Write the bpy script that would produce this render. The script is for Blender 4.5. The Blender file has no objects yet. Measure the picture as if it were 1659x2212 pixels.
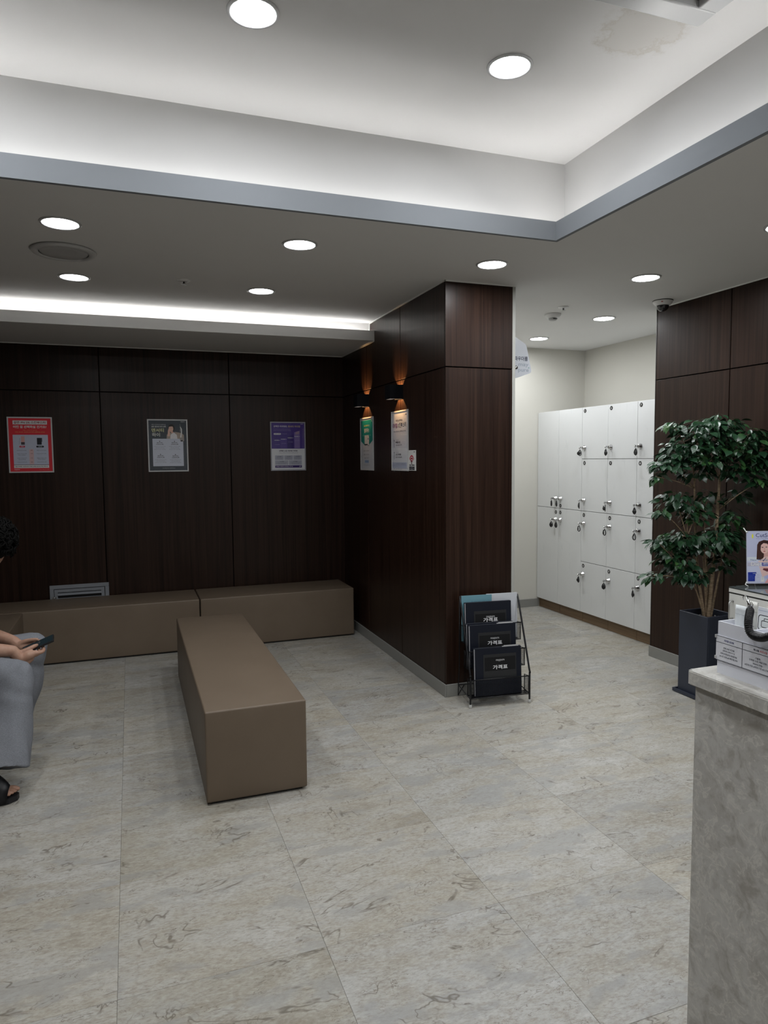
import bpy, bmesh, math, random
from mathutils import Vector, Matrix, noise
random.seed(7)
PI = math.pi
scene = bpy.context.scene
COL = scene.collection

# ------------------------------------------------------------------ camera
F_PX, PITCH, ROLL, YAW, CAM_H = 1503.55, -0.0765, -0.0089, 0.3484, 1.5
cam_data = bpy.data.cameras.new('camera')
cam = bpy.data.objects.new('camera', cam_data)
COL.objects.link(cam)
fw = Vector((math.sin(YAW)*math.cos(PITCH), math.cos(YAW)*math.cos(PITCH), math.sin(PITCH)))
rt = Vector((math.cos(YAW), -math.sin(YAW), 0))
up = rt.cross(fw)
r2 = rt*math.cos(ROLL) + up*math.sin(ROLL)
u2 = -rt*math.sin(ROLL) + up*math.cos(ROLL)
M = Matrix((r2, u2, -fw)).transposed().to_4x4()
M.translation = (0, 0, CAM_H)
cam.matrix_world = M
cam_data.sensor_fit = 'VERTICAL'
cam_data.sensor_height = 36.0
cam_data.lens = 36.0*F_PX/2212
cam_data.clip_start = 0.05
cam_data.clip_end = 60
scene.camera = cam

# ------------------------------------------------------------------ world, exposure
world = bpy.data.worlds.new('world'); scene.world = world
world.use_nodes = True
world.node_tree.nodes['Background'].inputs[0].default_value = (0.8, 0.9, 1.0, 1)
world.node_tree.nodes['Background'].inputs[1].default_value = 0.05
vs = scene.view_settings
vs.view_transform = 'Standard'; vs.look = 'None'; vs.gamma = 1.0; vs.use_curve_mapping = False
vs.exposure = 0.0
scene.cycles.use_denoising = True
scene.cycles.max_bounces = 6
scene.cycles.diffuse_bounces = 4
scene.cycles.glossy_bounces = 3
scene.cycles.transmission_bounces = 2
scene.cycles.caustics_reflective = False
scene.cycles.caustics_refractive = False
scene.cycles.use_adaptive_sampling = True
scene.cycles.adaptive_threshold = 0.08
scene.cycles.adaptive_min_samples = 16
scene.cycles.sample_clamp_indirect = 6.0
LAMP = 152.0        # downlight diffusers
COVE = 14.0         # LED strip in the tray cove
COVE_BACK = 13.0    # LED strip above the back soffit
LAMP_RECESS = 32.0    # the two downlights deep in the bench recess are dimmer
LAMP_COL = (0.955, 0.98, 1.0)
COVE_COL = (1.0, 0.985, 0.965)

# ------------------------------------------------------------------ materials
MATS = {}
def rgb(h):
    """sRGB 0..255 -> linear"""
    return tuple(((c/255)/12.92 if c/255 <= 0.04045 else ((c/255+0.055)/1.055)**2.4) for c in h)
def mat(name, col, rough=0.5, metal=0.0, spec=0.5, coat=0.0, emit=None, estr=0.0, alpha=None):
    if name in MATS: return MATS[name]
    m = bpy.data.materials.new(name); m.use_nodes = True
    b = m.node_tree.nodes['Principled BSDF']
    b.inputs['Base Color'].default_value = (*col, 1)
    b.inputs['Roughness'].default_value = rough
    b.inputs['Metallic'].default_value = metal
    b.inputs['Specular IOR Level'].default_value = spec
    b.inputs['Coat Weight'].default_value = coat
    b.inputs['Coat Roughness'].default_value = 0.05
    if emit:
        b.inputs['Emission Color'].default_value = (*emit, 1)
        b.inputs['Emission Strength'].default_value = estr
    MATS[name] = m
    return m
class NT:
    """small node-tree helper"""
    def __init__(s, m): s.t = m.node_tree; s.b = s.t.nodes['Principled BSDF']
    def n(s, k, **kw):
        x = s.t.nodes.new(k)
        for a, v in kw.items(): setattr(x, a, v)
        return x
    def l(s, a, b): s.t.links.new(a, b)
    def noise(s, vec, scale, detail=4, rough=0.55, dist=0.0):
        x = s.n('ShaderNodeTexNoise'); x.inputs['Scale'].default_value = scale
        x.inputs['Detail'].default_value = detail; x.inputs['Roughness'].default_value = rough
        x.inputs['Distortion'].default_value = dist
        if vec is not None: s.l(vec, x.inputs['Vector'])
        return x.outputs['Fac']
    def ramp(s, fac, stops, interp='LINEAR'):
        r = s.n('ShaderNodeValToRGB'); e = r.color_ramp.elements; r.color_ramp.interpolation = interp
        while len(e) < len(stops): e.new(0.5)
        for i, (p, c) in enumerate(stops):
            e[i].position = p; e[i].color = (*c, 1) if len(c) == 3 else c
        s.l(fac, r.inputs['Fac']); return r.outputs['Color']
    def mix(s, fac, a, b, mode='MIX'):
        x = s.n('ShaderNodeMix', data_type='RGBA', blend_type=mode)
        for sock, v in ((x.inputs[0], fac), (x.inputs[6], a), (x.inputs[7], b)):
            if hasattr(v, 'is_linked'): s.l(v, sock)
            elif isinstance(v, (int, float)): sock.default_value = v
            else: sock.default_value = (*v, 1)
        return x.outputs[2]
    def mapping(s, vec, scale=(1,1,1), loc=(0,0,0), rot=(0,0,0)):
        x = s.n('ShaderNodeMapping'); s.l(vec, x.inputs['Vector'])
        x.inputs['Scale'].default_value = scale; x.inputs['Rotation'].default_value = rot
        if hasattr(loc, 'is_linked'): s.l(loc, x.inputs['Location'])
        else: x.inputs['Location'].default_value = loc
        return x.outputs['Vector']
    def bump(s, h, strength, dist):
        x = s.n('ShaderNodeBump'); x.inputs['Strength'].default_value = strength; x.inputs['Distance'].default_value = dist
        s.l(h, x.inputs['Height']); s.l(x.outputs['Normal'], s.b.inputs['Normal'])

def make_wood(name, dark, light, rough, horizontal=False):
    m = mat(name, dark, rough, spec=0.24)
    t = NT(m); g = t.n('ShaderNodeNewGeometry'); oi = t.n('ShaderNodeObjectInfo')
    off = t.n('ShaderNodeVectorMath', operation='SCALE'); off.inputs[0].default_value = (7.3, 5.1, 3.7); t.l(oi.outputs['Random'], off.inputs['Scale'])
    sc = (1.2, 1.2, 45) if horizontal else (42, 42, 0.7)
    v = t.mapping(g.outputs['Position'], sc, off.outputs[0])
    a = t.noise(v, 1.0, 4, 0.65, 0.6)
    sc2 = (0.5, 0.5, 150) if horizontal else (170, 170, 1.6)
    v2 = t.mapping(g.outputs['Position'], sc2, off.outputs[0])
    f = t.noise(v2, 1.0, 3, 0.6)
    c1 = t.ramp(a, [(0.28, dark), (0.74, light)])
    c2 = t.ramp(f, [(0.3, (0.55, 0.55, 0.55)), (0.7, (1.25, 1.22, 1.2))])
    t.l(t.mix(0.55, c1, c2, 'MULTIPLY'), t.b.inputs['Base Color'])
    t.bump(f, 0.06, 0.002)
    return m
WOOD = make_wood('dark_walnut_veneer', (0.0105, 0.0040, 0.0025), (0.039, 0.0198, 0.0127), 0.36)
OAK = make_wood('oak_laminate', (0.13, 0.085, 0.05), (0.24, 0.165, 0.10), 0.45, True)
GROOVE = mat('groove_black', (0.004, 0.003, 0.003), 0.9, spec=0.1)

def make_paint(name, col, rough=0.85, stain=False):
    m = mat(name, col, rough, spec=0.25)
    t = NT(m); g = t.n('ShaderNodeNewGeometry')
    n1 = t.noise(g.outputs['Position'], 1.3, 3); n2 = t.noise(g.outputs['Position'], 220, 2)
    c = t.ramp(n1, [(0.3, tuple(x*0.965 for x in col)), (0.7, col)])
    if stain:   # old water stain beside the air-conditioning unit
        vm = t.n('ShaderNodeVectorMath', operation='DISTANCE'); t.l(g.outputs['Position'], vm.inputs[0]); vm.inputs[1].default_value = (1.765, 2.115, 3.007)
        ns = t.noise(g.outputs['Position'], 16, 6, 0.7)
        ma = t.n('ShaderNodeMath', operation='MULTIPLY_ADD'); t.l(ns, ma.inputs[0]); ma.inputs[1].default_value = -0.24; t.l(vm.outputs['Value'], ma.inputs[2])
        msk = t.ramp(ma.outputs[0], [(0.0, (0.22,0.22,0.22)), (0.012, (0.42,0.42,0.42)), (0.03, (0.12,0.12,0.12)), (0.055, (0,0,0))])
        c = t.mix(msk, c, (0.50, 0.45, 0.36))
    t.l(c, t.b.inputs['Base Color']); t.bump(n2, 0.05, 0.001)
    return m
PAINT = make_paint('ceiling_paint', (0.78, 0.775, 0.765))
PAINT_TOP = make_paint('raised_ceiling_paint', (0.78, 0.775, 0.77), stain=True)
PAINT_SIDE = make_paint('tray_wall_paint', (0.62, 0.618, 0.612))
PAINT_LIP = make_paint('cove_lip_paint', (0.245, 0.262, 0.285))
CREAM = make_paint('cream_wall_paint', (0.60, 0.585, 0.535))
TRIMWHITE = mat('trim_white', (0.85, 0.85, 0.83), 0.6)
BASEB = mat('baseboard_grey', (0.25, 0.25, 0.235), 0.45)

def make_tile():
    m = mat('stone_vinyl_tile', (0.4, 0.39, 0.36), 0.42, spec=0.35)
    t = NT(m); tc = t.n('ShaderNodeTexCoord'); oi = t.n('ShaderNodeObjectInfo')
    off = t.n('ShaderNodeVectorMath', operation='SCALE'); off.inputs[0].default_value = (37, 53, 11); t.l(oi.outputs['Random'], off.inputs['Scale'])
    v0 = t.n('ShaderNodeVectorMath', operation='ADD'); t.l(tc.outputs['Object'], v0.inputs[0]); t.l(off.outputs[0], v0.inputs[1])
    v = t.mapping(v0.outputs[0], (1.0, 2.3, 1.0), rot=(0, 0, 0.12))
    big = t.noise(v, 2.6, 4, 0.62, 0.7)
    med = t.noise(v, 17, 5, 0.74, 0.5)
    fine = t.noise(v, 60, 3, 0.7)
    base = t.ramp(big, [(0.28, (0.285, 0.265, 0.226)), (0.42, (0.365, 0.350, 0.310)), (0.55, (0.385, 0.381, 0.360)), (0.70, (0.430, 0.430, 0.418))])
    base = t.mix(t.ramp(med, [(0.30, (0.55,)*3), (0.52, (0.0,)*3)]), base, (0.275, 0.238, 0.185))
    base = t.mix(t.ramp(fine, [(0.30, (0.60,)*3), (0.50, (0,)*3)]), base, (0.21, 0.185, 0.15))
    base = t.mix(t.ramp(fine, [(0.54, (0,)*3), (0.72, (0.5,)*3)]), base, (0.52, 0.515, 0.49))
    base = t.mix(t.ramp(med, [(0.54, (0,)*3), (0.75, (0.45,)*3)]), base, (0.50, 0.495, 0.475))
    pt_ = t.noise(v, 3.4, 3, 0.6, 0.4)
    base = t.mix(t.ramp(pt_, [(0.545, (0,)*3), (0.62, (0.62,)*3)]), base, (0.300, 0.303, 0.300))
    # thin dark veins
    vn = t.noise(t.mapping(v0.outputs[0], (1.0, 1.5, 1), rot=(0, 0, -0.5)), 2.4, 4, 0.6, 0.9)
    vein = t.ramp(vn, [(0.488, (0,)*3), (0.4985, (0.85,)*3), (0.5015, (0.85,)*3), (0.509, (0,)*3)])
    msk = t.ramp(t.noise(v, 5.5, 3), [(0.50, (0,)*3), (0.60, (1,)*3)])
    vv = t.mix(1.0, vein, msk, 'MULTIPLY')
    v3 = t.noise(t.mapping(v0.outputs[0], (1.0, 1.9, 1), rot=(0, 0, 0.35)), 8.0, 4, 0.68, 0.6)
    crk = t.mix(1.0, t.ramp(v3, [(0.490, (0,)*3), (0.4985, (0.85,)*3), (0.5015, (0.85,)*3), (0.510, (0,)*3)]), t.ramp(t.noise(v, 7.5, 2), [(0.51, (0,)*3), (0.62, (1,)*3)]), 'MULTIPLY')
    base = t.mix(crk, base, (0.14, 0.12, 0.092))
    base = t.mix(vv, base, (0.13, 0.115, 0.092))
    # per-tile tint
    tint = t.ramp(oi.outputs['Random'], [(0.0, (0.96, 0.925, 0.86)), (0.2, (1.07, 1.06, 1.045)), (0.4, (0.88, 0.875, 0.87)), (0.6, (1.05, 1.02, 0.965)), (0.8, (0.99, 0.99, 0.99)), (1.0, (0.93, 0.905, 0.85))])
    t.l(t.mix(1.0, base, tint, 'MULTIPLY'), t.b.inputs['Base Color'])
    t.l(t.ramp(med, [(0.3, (0.52,)*3), (0.7, (0.40,)*3)]), t.b.inputs['Roughness'])
    t.bump(fine, 0.12, 0.0015)
    return m
TILE = make_tile()
def make_marble():
    m = mat('counter_limestone', (0.4, 0.38, 0.34), 0.3, spec=0.5)
    t = NT(m); tc = t.n('ShaderNodeTexCoord'); p = tc.outputs['Object']
    a = t.noise(p, 8, 8, 0.65, 0.5); b = t.noise(p, 22, 6, 0.6, 0.8); c = t.noise(p, 95, 4, 0.6)
    vo = t.n('ShaderNodeTexVoronoi', feature='F1'); vo.inputs['Scale'].default_value = 26
    wv = t.n('ShaderNodeVectorMath', operation='MULTIPLY_ADD'); nz = t.n('ShaderNodeTexNoise'); nz.inputs['Scale'].default_value = 14; t.l(p, nz.inputs['Vector'])
    t.l(nz.outputs['Color'], wv.inputs[0]); wv.inputs[1].default_value = (0.09,)*3; t.l(p, wv.inputs[2]); t.l(wv.outputs[0], vo.inputs['Vector'])
    col = t.ramp(a, [(0.3, (0.42, 0.40, 0.365)), (0.5, (0.52, 0.51, 0.48)), (0.7, (0.58, 0.57, 0.54))])
    col = t.mix(t.ramp(b, [(0.51, (0,)*3), (0.545, (0.85,)*3), (0.58, (0.1,)*3)]), col, (0.66, 0.64, 0.59))
    col = t.mix(t.ramp(b, [(0.33, (0.85,)*3), (0.45, (0,)*3)]), col, (0.35, 0.325, 0.285))
    col = t.mix(t.ramp(vo.outputs['Distance'], [(0.0, (0.55,)*3), (0.32, (0.0,)*3)]), col, (0.38, 0.36, 0.32))
    col = t.mix(t.ramp(c, [(0.32, (0.25,)*3), (0.5, (0,)*3)]), col, (0.28, 0.26, 0.23))
    t.l(col, t.b.inputs['Base Color'])
    return m
MARBLE = make_marble()
def make_leather():
    m = mat('taupe_leatherette', (0.16, 0.12, 0.09), 0.48, spec=0.4)
    t = NT(m); tc = t.n('ShaderNodeTexCoord')
    vo = t.n('ShaderNodeTexVoronoi'); vo.inputs['Scale'].default_value = 420; t.l(tc.outputs['Object'], vo.inputs['Vector'])
    n1 = t.noise(tc.outputs['Object'], 4, 3)
    t.l(t.ramp(n1, [(0.3, (0.138, 0.103, 0.072)), (0.7, (0.155, 0.117, 0.083))]), t.b.inputs['Base Color'])
    t.bump(vo.outputs['Distance'], 0.12, 0.0008)
    return m
LEATHER = make_leather()
SEAM = mat('bench_seam', (0.10, 0.075, 0.055), 0.6)
BLACK = mat('black_plastic', (0.008, 0.008, 0.009), 0.45)
BLACKMETAL = mat('black_metal', (0.008, 0.008, 0.010), 0.35, 0.3)
NAVY_BLACK = mat('sconce_black', (0.0025, 0.003, 0.005), 0.5, spec=0.2)
CHROME = mat('chrome', (0.75, 0.75, 0.76), 0.12, 1.0)
STEEL = mat('brushed_steel', (0.55, 0.55, 0.55), 0.32, 1.0)
def make_locker():
    m = mat('locker_white', (0.69, 0.70, 0.705), 0.25, spec=0.5)
    t = NT(m); g = t.n('ShaderNodeNewGeometry')
    n = t.noise(t.mapping(g.outputs['Position'], (30, 30, 5)), 1.0, 4, 0.6, 1.0); n2 = t.noise(g.outputs['Position'], 6, 2)
    f = t.mix(1.0, t.ramp(n, [(0.56, (0,)*3), (0.75, (0.35,)*3)]), t.ramp(n2, [(0.5, (0,)*3), (0.62, (1,)*3)]), 'MULTIPLY')
    t.l(t.mix(f, (0.69, 0.70, 0.705), (0.50, 0.52, 0.53)), t.b.inputs['Base Color'])
    return m
LOCKER = make_locker()
WHITE = mat('white_plastic', (0.80, 0.80, 0.80), 0.4)
LAMPM = mat('led_diffuser', (0.9, 0.9, 0.9), 0.5, emit=LAMP_COL, estr=LAMP)
LAMPM3 = mat('led_diffuser_mid', (0.9, 0.9, 0.9), 0.5, emit=LAMP_COL, estr=112.0)
LAMPM4 = mat('led_diffuser_passage', (0.9, 0.9, 0.9), 0.5, emit=LAMP_COL, estr=138.0)
LAMPM2 = mat('led_diffuser_dim', (0.9, 0.9, 0.9), 0.5, emit=LAMP_COL, estr=LAMP_RECESS)
for m_ in (LAMPM, LAMPM2, LAMPM3, LAMPM4): m_.cycles.emission_sampling = 'FRONT'
COVEM = mat('led_strip', (0.9, 0.9, 0.9), 0.5, emit=COVE_COL, estr=COVE)
COVEM2 = mat('led_strip_back', (0.9, 0.9, 0.9), 0.5, emit=COVE_COL, estr=COVE_BACK)

# ------------------------------------------------------------------ geometry helpers
class MB:
    def __init__(s): s.v = []; s.f = []; s.mi = []; s.sm = []; s.cur = 0
    def add(s, vs, fs, smooth=False):
        o = len(s.v); s.v += [tuple(x) for x in vs]
        for f in fs: s.f.append(tuple(i+o for i in f)); s.mi.append(s.cur); s.sm.append(smooth)
        return s
    def box(s, x0, x1, y0, y1, z0, z1, M=None):
        vs = [(x, y, z) for z in (z0, z1) for y in (y0, y1) for x in (x0, x1)]
        if M is not None: vs = [M @ Vector(v) for v in vs]
        return s.add(vs, [(0,2,3,1), (4,5,7,6), (0,1,5,4), (2,6,7,3), (0,4,6,2), (1,3,7,5)])
    def bbox(s, x0, x1, y0, y1, z0, z1, r=0.01, seg=2, M=None):
        """bevelled box"""
        bm = bmesh.new(); bmesh.ops.create_cube(bm, size=1)
        for v in bm.verts: v.co = ((x0+x1)/2+v.co.x*(x1-x0), (y0+y1)/2+v.co.y*(y1-y0), (z0+z1)/2+v.co.z*(z1-z0))
        bmesh.ops.bevel(bm, geom=bm.edges[:], offset=r, segments=seg, profile=0.5, affect='EDGES')
        return s.bm(bm, M, False)
    def bm(s, bm, M=None, smooth=False):
        bm.verts.index_update()
        vs = [(M @ v.co) if M is not None else v.co.copy() for v in bm.verts]
        s.add(vs, [tuple(v.index for v in f.verts) for f in bm.faces], smooth); bm.free(); return s
    def prism(s, pts, a, b, axis='z', M=None):
        """polygon pts (2D) extruded from a to b along axis"""
        n = len(pts)
        def p(u, v, w): return {'z': (u, v, w), 'y': (u, w, v), 'x': (w, u, v)}[axis]
        vs = [p(u, v, a) for u, v in pts] + [p(u, v, b) for u, v in pts]
        if M is not None: vs = [M @ Vector(v) for v in vs]
        fs = [tuple(range(n))[::-1], tuple(range(n, 2*n))] + [(i, (i+1) % n, n+(i+1) % n, n+i) for i in range(n)]
        return s.add(vs, fs)
    def lathe(s, prof, n=32, M=None, smooth=True, cap=True):
        """prof: (r, z) list"""
        vs = []; fs = []
        for r, z in prof:
            for k in range(n):
                a = 2*PI*k/n; vs.append((r*math.cos(a), r*math.sin(a), z))
        for i in range(len(prof)-1):
            for k in range(n):
                k2 = (k+1) % n; fs.append((i*n+k, i*n+k2, (i+1)*n+k2, (i+1)*n+k))
        if cap:
            fs.append(tuple(range(n))[::-1]); L = (len(prof)-1)*n; fs.append(tuple(range(L, L+n)))
        if M is not None: vs = [M @ Vector(v) for v in vs]
        return s.add(vs, fs, smooth)
    def tube(s, pts, r, n=8, sub=0, closed=False, caps=True, flat=None):
        """tube along pts; r number or list; sub: catmull-rom subdivisions; flat=(axis vector, factor) squashes"""
        P = [Vector(p) for p in pts]; R = list(r) if isinstance(r, (list, tuple)) else [r]*len(P)
        if sub:
            Q = []; S = []
            for i in range(len(P)-1):
                p0 = P[max(i-1, 0)]; p1 = P[i]; p2 = P[i+1]; p3 = P[min(i+2, len(P)-1)]
                for k in range(sub):
                    t = k/sub
                    Q.append(0.5*((2*p1)+(p2-p0)*t+(2*p0-5*p1+4*p2-p3)*t*t+(3*p1-p0-3*p2+p3)*t**3)); S.append(R[i]*(1-t)+R[i+1]*t)
            Q.append(P[-1]); S.append(R[-1]); P, R = Q, S
        m = len(P); T = []
        for i in range(m):
            if closed: d = P[(i+1) % m]-P[i-1]
            else: d = P[min(i+1, m-1)]-P[max(i-1, 0)]
            T.append(d.normalized() if d.length > 1e-9 else Vector((0, 0, 1)))
        a = Vector((0, 0, 1)) if abs(T[0].z) < 0.9 else Vector((1, 0, 0))
        N = (a - T[0]*a.dot(T[0])).normalized(); rings = []
        caprings = caps == 'round'
        for i in range(m):
            N = (N - T[i]*N.dot(T[i])).normalized(); B = T[i].cross(N)
            rings.append((P[i], N.copy(), B, R[i]))
        if caprings:
            a0 = rings[0]; a1 = rings[-1]; h = []; t_ = []
            for ang in (80, 55, 30):
                c_ = math.cos(math.radians(ang)); s_ = math.sin(math.radians(ang))
                h.append((a0[0]-T[0]*a0[3]*s_, a0[1], a0[2], a0[3]*c_)); t_.append((a1[0]+T[-1]*a1[3]*s_, a1[1], a1[2], a1[3]*c_))
            rings = h + rings + t_[::-1]
        vs = []
        for p, N_, B_, rr in rings:
            for k in range(n):
                an = 2*PI*k/n; d = N_*math.cos(an)*rr + B_*math.sin(an)*rr
                if flat: ax = Vector(flat[0]); d = d - ax*(d.dot(ax))*(1-flat[1])
                vs.append(p+d)
        L = len(rings); fs = []
        for i in range(L if closed else L-1):
            j = (i+1) % L
            for k in range(n): fs.append((i*n+k, i*n+(k+1) % n, j*n+(k+1) % n, j*n+k))
        if caps and not closed: fs += [tuple(range(n))[::-1], tuple(range((L-1)*n, L*n))]
        return s.add(vs, fs, True)
    def ell(s, c, r, seg=20, rings=12, M=None):
        vs = []; fs = []
        for i in range(rings+1):
            th = PI*i/rings
            for k in range(seg):
                a = 2*PI*k/seg; vs.append(Vector((r[0]*math.sin(th)*math.cos(a), r[1]*math.sin(th)*math.sin(a), r[2]*math.cos(th))))
        vs = [(M @ v if M is not None else v) + Vector(c) for v in vs]
        for i in range(rings):
            for k in range(seg): fs.append((i*seg+k, (i+1)*seg+k, (i+1)*seg+(k+1) % seg, i*seg+(k+1) % seg))
        return s.add(vs, fs, True)
    def mesh(s, name, mats):
        me = bpy.data.meshes.new(name); me.from_pydata(s.v, [], s.f)
        for m in (mats if isinstance(mats, (list, tuple)) else [mats]): me.materials.append(m)
        me.polygons.foreach_set('material_index', s.mi); me.polygons.foreach_set('use_smooth', s.sm)
        me.validate(); me.update(); return me
def obj(name, mb, mats, parent=None, loc=(0,0,0), rot=(0,0,0)):
    me = mb if isinstance(mb, bpy.types.Mesh) else mb.mesh(name, mats)
    o = bpy.data.objects.new(name, me); COL.objects.link(o)
    o.location = loc; o.rotation_euler = rot
    if parent is not None: o.parent = parent
    return o
def tag(o, label, cat, group=None):
    o['label'] = label; o['category'] = cat
    if group: o['group'] = group
    return o
def thing(name, label, cat, loc=(0,0,0), rot=(0,0,0), group=None):
    o = bpy.data.objects.new(name, None); COL.objects.link(o)
    o.location = loc; o.rotation_euler = rot; o.empty_display_size = 0.1
    return tag(o, label, cat, group)
def struct(name, mb, mats, parent=None, loc=(0,0,0)):
    o = obj(name, mb, mats, parent, loc)
    if parent is None: o['kind'] = 'structure'
    return o
def smooth_by_angle(o, deg=40):
    me = o.data; me.polygons.foreach_set('use_smooth', [True]*len(me.polygons))
    try: me.set_sharp_from_angle(angle=math.radians(deg))
    except Exception: pass
TEXTC = {}
def text_geo(txt, bold=0.0):
    """(verts, faces, width, height) of flat lettering, lower-left at origin"""
    k = (txt, bold)
    if k in TEXTC: return TEXTC[k]
    c = bpy.data.curves.new('lettering', 'FONT'); c.body = txt; c.size = 1.0; c.resolution_u = 2; c.offset = bold
    c.fill_mode = 'FRONT'
    o = bpy.data.objects.new('lettering_tmp', c)
    me = bpy.data.meshes.new_from_object(o)
    vs = [tuple(v.co) for v in me.vertices]; fs = [tuple(p.vertices) for p in me.polygons]
    bpy.data.objects.remove(o); bpy.data.curves.remove(c); bpy.data.meshes.remove(me)
    if not vs: vs = [(0,0,0), (1,0,0), (1,1,0)]; fs = [(0,1,2)]
    x0 = min(v[0] for v in vs); x1 = max(v[0] for v in vs); y0 = min(v[1] for v in vs); y1 = max(v[1] for v in vs)
    vs = [(v[0]-x0, v[1]-y0) for v in vs]
    TEXTC[k] = (vs, fs, x1-x0, y1-y0); return TEXTC[k]
class Print:
    """flat print laid on a surface: local x right, z up, faces -y; colour layers"""
    def __init__(s): s.g = {}; s.t = {}; s.k = 0
    def _y(s): s.k += 1; return -0.0002 - s.k*0.00003
    def poly(s, pts, col):
        y = s._y(); s.g.setdefault(col, MB()).add([(u, y, v) for u, v in pts], [tuple(range(len(pts)))]); return s
    def rect(s, x0, z0, x1, z1, col): return s.poly([(x0, z0), (x1, z0), (x1, z1), (x0, z1)], col)
    def rrect(s, x0, z0, x1, z1, col, r):
        p = []
        for cx_, cz_, a0 in ((x1-r, z0+r, -90), (x1-r, z1-r, 0), (x0+r, z1-r, 90), (x0+r, z0+r, 180)):
            for k in range(5):
                a = math.radians(a0+k*22.5); p.append((cx_+r*math.cos(a), cz_+r*math.sin(a)))
        return s.poly(p, col)
    def oval(s, cx_, cz_, rx, rz, col, a0=0, a1=360, n=20):
        return s.poly([(cx_+rx*math.cos(math.radians(a0+(a1-a0)*k/n)), cz_+rz*math.sin(math.radians(a0+(a1-a0)*k/n))) for k in range(n if a1-a0 == 360 else n+1)], col)
    def text(s, txt, x, z, h, col, w=None, align='L', bold=0.02):
        vs, fs, tw, th = text_geo(txt, bold)
        sz = h/th; sx = sz if w is None else w/tw
        W = tw*sx; x0 = {'L': x, 'C': x-W/2, 'R': x-W}[align]; y = s._y()
        s.t.setdefault(col, MB()).add([(x0+v[0]*sx, y, z+v[1]*sz) for v in vs], fs); return s
    def build(s, parent, gloss=0.5, names=('print', 'lettering'), y=0.0):
        for gname, d in zip(names, (s.g, s.t)):
            for col, mb in d.items():
                m = mat('ink_%d_%d_%d_%d' % (*col, int(gloss*100)), tuple(min(0.84, 1.45*c_) for c_ in rgb(col)), gloss, spec=0.3)
                obj(gname, mb, m, parent, (0, y, 0))
# ================================================================== THE SETTING
H = 2.569; GZ = 2.0545
PX, PY, PX2 = 1.820, 3.896, 2.284
YB, YF = 6.076, 6.01
LX, RX, RY, WX = 3.815, 3.636, 4.157, 4.36
XL, YN = -1.27, -2.3
HT = 3.007
TXr, TYf, TXl, TYn, TZ = 2.0185, 3.031, -0.85, -1.5, 2.660

# ---- floor: backing slab and stone-look tiles
fl = struct('floor', MB().box(XL-0.1, WX+0.1, YN-0.1, YB+0.1, -0.05, -0.006), mat('floor_joint', (0.22, 0.21, 0.19), 0.8))
TW, TD = 0.603, 0.5675
tm = MB().bbox(-TW/2+0.0003, TW/2-0.0003, -TD/2+0.0003, TD/2-0.0003, -0.0075, 0.0, 0.0007, 1).mesh('tile', TILE)
tx = -0.085 + TW/2; ty = 1.981 + TD/2
for i in range(-3, 8):
    for j in range(-8, 8):
        x = tx+i*TW; y = ty+j*TD
        if x-TW/2 > WX+0.05 or x+TW/2 < XL-0.05 or y+TD/2 < YN-0.05 or y-TD/2 > YB+0.05: continue
        obj('tile', tm, None, fl, (x, y, 0))

# ---- walls with veneered panels (backing + panels with open grooves)
def panel_wall(name, axis, c, side, cols, rows, back=0.06, ends=True):
    """axis 'x': plane x=c, cols along y; axis 'y': plane y=c, cols along x. side: direction (+1/-1) the panels face"""
    g = 0.0035; t = 0.012
    a0, a1 = cols[0], cols[-1]; z0, z1 = 0.0, H
    f0 = c - side*t; f1 = c - side*(t+back); lo, hi = min(f0, f1), max(f0, f1)
    mb = MB()
    if axis == 'x': mb.box(lo, hi, a0, a1, z0, z1)
    else: mb.box(a0, a1, lo, hi, z0, z1)
    w = struct(name, mb, GROOVE)
    lo, hi = min(c, f0+side*0.0002), max(c, f0+side*0.0002)
    for i in range(len(cols)-1):
        for k in range(len(rows)-1):
            b0 = cols[i]+(g if i else 0); b1 = cols[i+1]-(g if i < len(cols)-2 else 0)
            q0 = rows[k]+(g if k else 0); q1 = rows[k+1]-(g if k < len(rows)-2 else 0)
            cx_, cz_ = (b0+b1)/2, (q0+q1)/2
            m2 = MB()
            if axis == 'x': m2.bbox(lo, hi, b0, b1, q0, q1, 0.0012, 1)
            else: m2.bbox(b0, b1, lo, hi, q0, q1, 0.0012, 1)
            obj('panel', m2, WOOD, w)
    return w
ROWS = [0.075, GZ, H-0.006]
panel_wall('wall_back', 'y', YB, -1, [XL-0.05, -0.2096, 0.8133, PX+0.05], ROWS)
panel_wall('wall_left', 'x', XL, 1, [YN, -1.2, -0.15, 0.87, 1.89, 2.91, 3.93, 4.95, YB-0.0003], ROWS)
panel_wall('wall_pillar_side', 'x', PX, -1, [PY+0.0145, 4.6455, 5.389, YB-0.0003], ROWS)
panel_wall('wall_pillar_front', 'y', PY, -1, [PX+0.0015, PX2], ROWS)
panel_wall('wall_right', 'x', RX, -1, [YN, -0.6, 0.42, 1.44, 2.46, 3.4888, RY], ROWS)
struct('wall_front', MB().box(XL-0.1, RX+0.1, YN-0.1, YN, 0, H), CREAM)
# corridor: back wall, wall behind the lockers, pale side of the pillar mass
struct('wall_corridor_back', MB().box(PX2, WX+0.1, YF, YF+0.1, 0, H), CREAM)
struct('wall_corridor_right', MB().box(WX, WX+0.1, RY-0.05, YF+0.1, 0, H), CREAM)
struct('wall_corridor_left', MB().box(PX2-0.06, PX2, PY+0.09, YF+0.05, 0, H), CREAM)
struct('wall_right_return', MB().box(RX+0.07, WX+0.1, RY-0.15, RY-0.05, 0, H), CREAM)
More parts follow.
